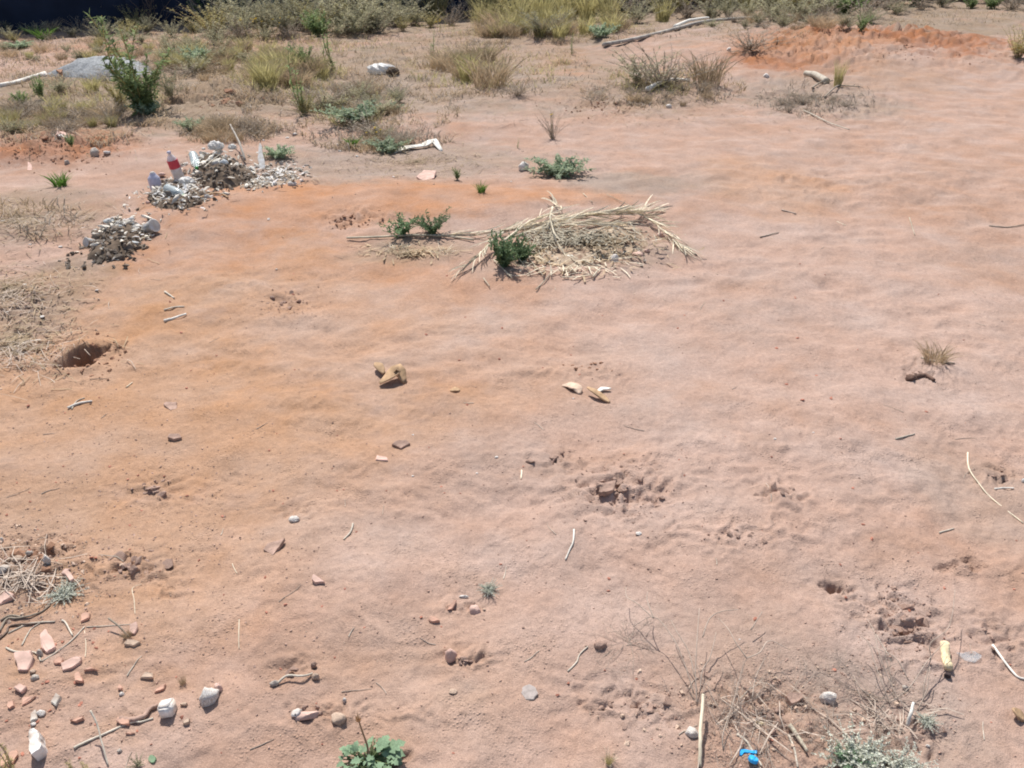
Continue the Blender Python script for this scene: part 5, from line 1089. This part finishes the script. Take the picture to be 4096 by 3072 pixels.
# silvery lichen-like plant
P['bush'] = [stems_leaves(285+i, M['dgreen'], M['dgreen'], 34, 1, .72, 34, .15, .085, .012, droop=.3, start=.05) for i in range(2)]
P['lichen'] = [stems_leaves(970, M['lichen'], M['lichen'], 90, .6, 1., 34, .10, .055, .008, droop=.3, start=.3)]
P['lichg'] = [stems_leaves(971, M['mint'], M['lichen'], 40, .6, .8, 26, .11, .06, .008, droop=.3, start=.4)]
P['sprig'] = [stems_leaves(972+i, M['olive'], M['twig'], 4, 1, .14, 46, .10, .018, .012, start=.15, droop=0) for i in range(3)]
P['finetwigs'] = [[('twigs', twig_mesh(440+i, M['dusttwig'], 16, .45, 1, .006, 3))] for i in range(3)]
for i, (x, y, hp, wd, lb) in enumerate([(1560,1560,110,1.0,'fan of very fine dusty twigs beside the upright stalk'),(1640,1600,90,1.1,'fine dusty twigs around the cream peel'),(1800,1590,90,1.0,'fine dusty twigs behind the silvery plant'),(1900,1520,100,1.0,'fine dusty twigs below the yellow cob'),(1720,1510,70,1.2,'low fine twigs around the cream white stone'),(1360,1385,60,1.2,'fine twigs beside the dark-sided lump')]):
    plant('finetwigs', x, y, hp, 'fine_twigs', lb, 'twigs', None, wd, i % 3)
plant('bush', 1088, 574, 84, 'leafy_bush', 'dense dark green leafy bush growing in the palm debris', 'bush', None, .66, 0)
plant('bush', 1128, 566, 56, 'leafy_bush', 'small dark green leafy bush joined to the dense bush', 'bush', None, .7, 1)
plant('lichen', 1850, 1650, 88, 'silvery_plant', 'dense silvery grey-green cushion plant', 'plant', None, .85, 0)
plant('lichg', 1835, 1655, 70, 'silvery_plant', 'greener shoots in the middle of the silvery cushion plant', 'plant', None, .7, 0)
plant('lichen', 1940, 1668, 56, 'silvery_plant', 'greyish side clump of the silvery cushion plant', 'plant', None, 1.1, 0)
plant('sprig', 22, 1668, 120, 'sprig', 'dark thin herb sprig with needle leaves over the orange shards', 'herb', None, .8, 0)
plant('sprig', 150, 1662, 42, 'sprig', 'short herb sprig beside the white stone slab', 'herb', None, 1.2, 1)
plant('sprig', 185, 1668, 40, 'sprig', 'second short herb sprig next to the pale green disc', 'herb', None, 1.1, 2)
plant('sage', 300, 1660, 26, 'weed_shrub', 'small faded weed around the pale green disc', 'weed', None, 1.0, 0)
plant('lichen', 140, 1290, 34, 'ash_grey_weed', 'flattened ash-grey weed in the rubble', 'weed', None, 1.1, 0)
plant('lichen', 1055, 1280, 30, 'weed_tuft', 'small grey-green tuft behind the pitted stone', 'weed', None, .75, 0)
plant('drytuft', 275, 1375, 26, 'dry_tuft', 'little dry stubble tuft by the tan pink shard', 'grass', None, .8, 0)
plant('drytuft', 395, 1475, 26, 'dry_tuft', 'dry stubble tuft above the narrow red-brown shard', 'grass', None, .6, 1)
plant('strawtuft', 1315, 1645, 30, 'dry_tuft', 'small straw-brown tuft at the front of the dirt', 'grass', None, 1., 0)
plant('olivetuft', 1315, 1650, 24, 'dry_tuft', 'faded olive blades in the small straw-brown tuft', 'grass', None, 1., 1)
plant('lichen', 2000, 1560, 24, 'weed_tuft', 'yellowish clump beside the short bleached stalk', 'weed', None, 1., 0)
# blue plastic
bp = at(*A7(300, 1265)); bc = thing('plastic_stopper', 'bright blue plastic bottle cap', 'cap', bp+Vector((0,0,.012))); bc.rotation_euler = (-.35, .3, 0); bc.scale = (.68, .68, .68)
b = MB(); b.lathe([(.0165,-.008),(.0175,-.007),(.0175,.004),(.0165,.007),(.014,.0075)], 24); shell = link('shell', b.mesh('shell', M['blue'], True), bc)
b = MB()
for k in range(24): a = 6.283*k/24; b.tube([(.0175*math.cos(a), .0175*math.sin(a), -.006), (.0175*math.cos(a), .0175*math.sin(a), .004)], .0009, sides=4)
link('ridges', b.mesh('ridges', M['blue']), shell)
slab('plastic_scrap', M['blue'], A7, [(160,1095),(230,1095),(290,1105),(355,1105),(355,1140),(300,1135),(220,1125),(185,1160),(165,1150)], .006, 'torn blue plastic scrap behind the blue cap', 'scrap', (6,0))
slab('disc', M['mint'], A2, [(1645,1220),(1660,1190),(1690,1180),(1720,1195),(1730,1225),(1715,1255),(1685,1265),(1655,1250)], .006, 'pale green round plastic disc', 'disc', (5,0), .0)
slab('disc', M['dustdisc'], A5, [(1060,1440),(1080,1370),(1150,1340),(1220,1370),(1250,1440),(1200,1510),(1110,1510)], .003, 'faint bluish grey disc sunk in the dust', 'disc', (2,0), .03)
slab('plastic_scrap', M['film'], A8, [(1120,670),(1280,660),(1350,700),(1290,750),(1200,730)], .004, 'clear crumpled plastic scrap beside the yellow cob', 'scrap', (6,0))
crumple('plastic_scrap', 'small white scrap at a dark crack in the pink dirt', D4, 2205, 450, 30, 40, 'whiteplastic', 'scrap', 44)
crumple('plastic_scrap', 'torn white scrap in the tan dirt by the long earth plate', D2, 355, 855, 95, 50, 'white', 'scrap', 45)
# pierced white stone
ps = at(*A4(520, 715)); t = thing('pierced_stone', 'bright white stone with a small dark hole', 'stone', ps+Vector((0,0,.012)))
link('body', rock('body', M['white'], 46, 24, (.034,.03,.028), 0, 2), t)
link('hole', rock('hole', M['darkshade'], 47, 14, (.006,.006,.006)), t, (0, -.0105, .0085))  # solid dark lump whose colour paints the shade inside the hole
# yellow flowers
def flowers(name, label, vx, vy, n, rpx, hpx, group=None):
    p = atv(vx, vy); R = random.Random(vx); t = thing(name, label, 'flower', p); b = MB(); f = MB()
    for _ in range(n):
        q = Vector((R.gauss(0, mv(p, rpx)), R.gauss(0, mv(p, rpx)), mv(p, hpx)*R.uniform(.8, 1.1))); b.tube([Vector((q.x*.6, q.y*.6, 0)), q], .004, .002, 4)
        for k in range(7): a = k*.9; f.leaf(q, (math.cos(a), math.sin(a), .5), (0,0,1), mv(p, 3.2), mv(p, 2.2))
    st = link('stem', b.mesh('stem', M['olive']), t); link('flower_head', f.mesh('flower_head', M['yellow']), st)
flowers('yellow_flower', 'yellow flower head on the dry grey weed', 1193, 295, 2, 3, 52)
flowers('yellow_flower', 'yellow flowers on the dry pale brush near the bark strip', 815, 305, 5, 16, 26)
flowers('yellow_flower', 'yellow flowers in the weed belt past the open dark wall', 560, 85, 14, 22, 40)
flowers('yellow_flower', 'yellow flower at the edge of the tall olive grass', 950, 70, 3, 4, 26)
flowers('yellow_flower', 'yellow flowers on the olive weed of the red bank', 2195, 125, 5, 10, 24)
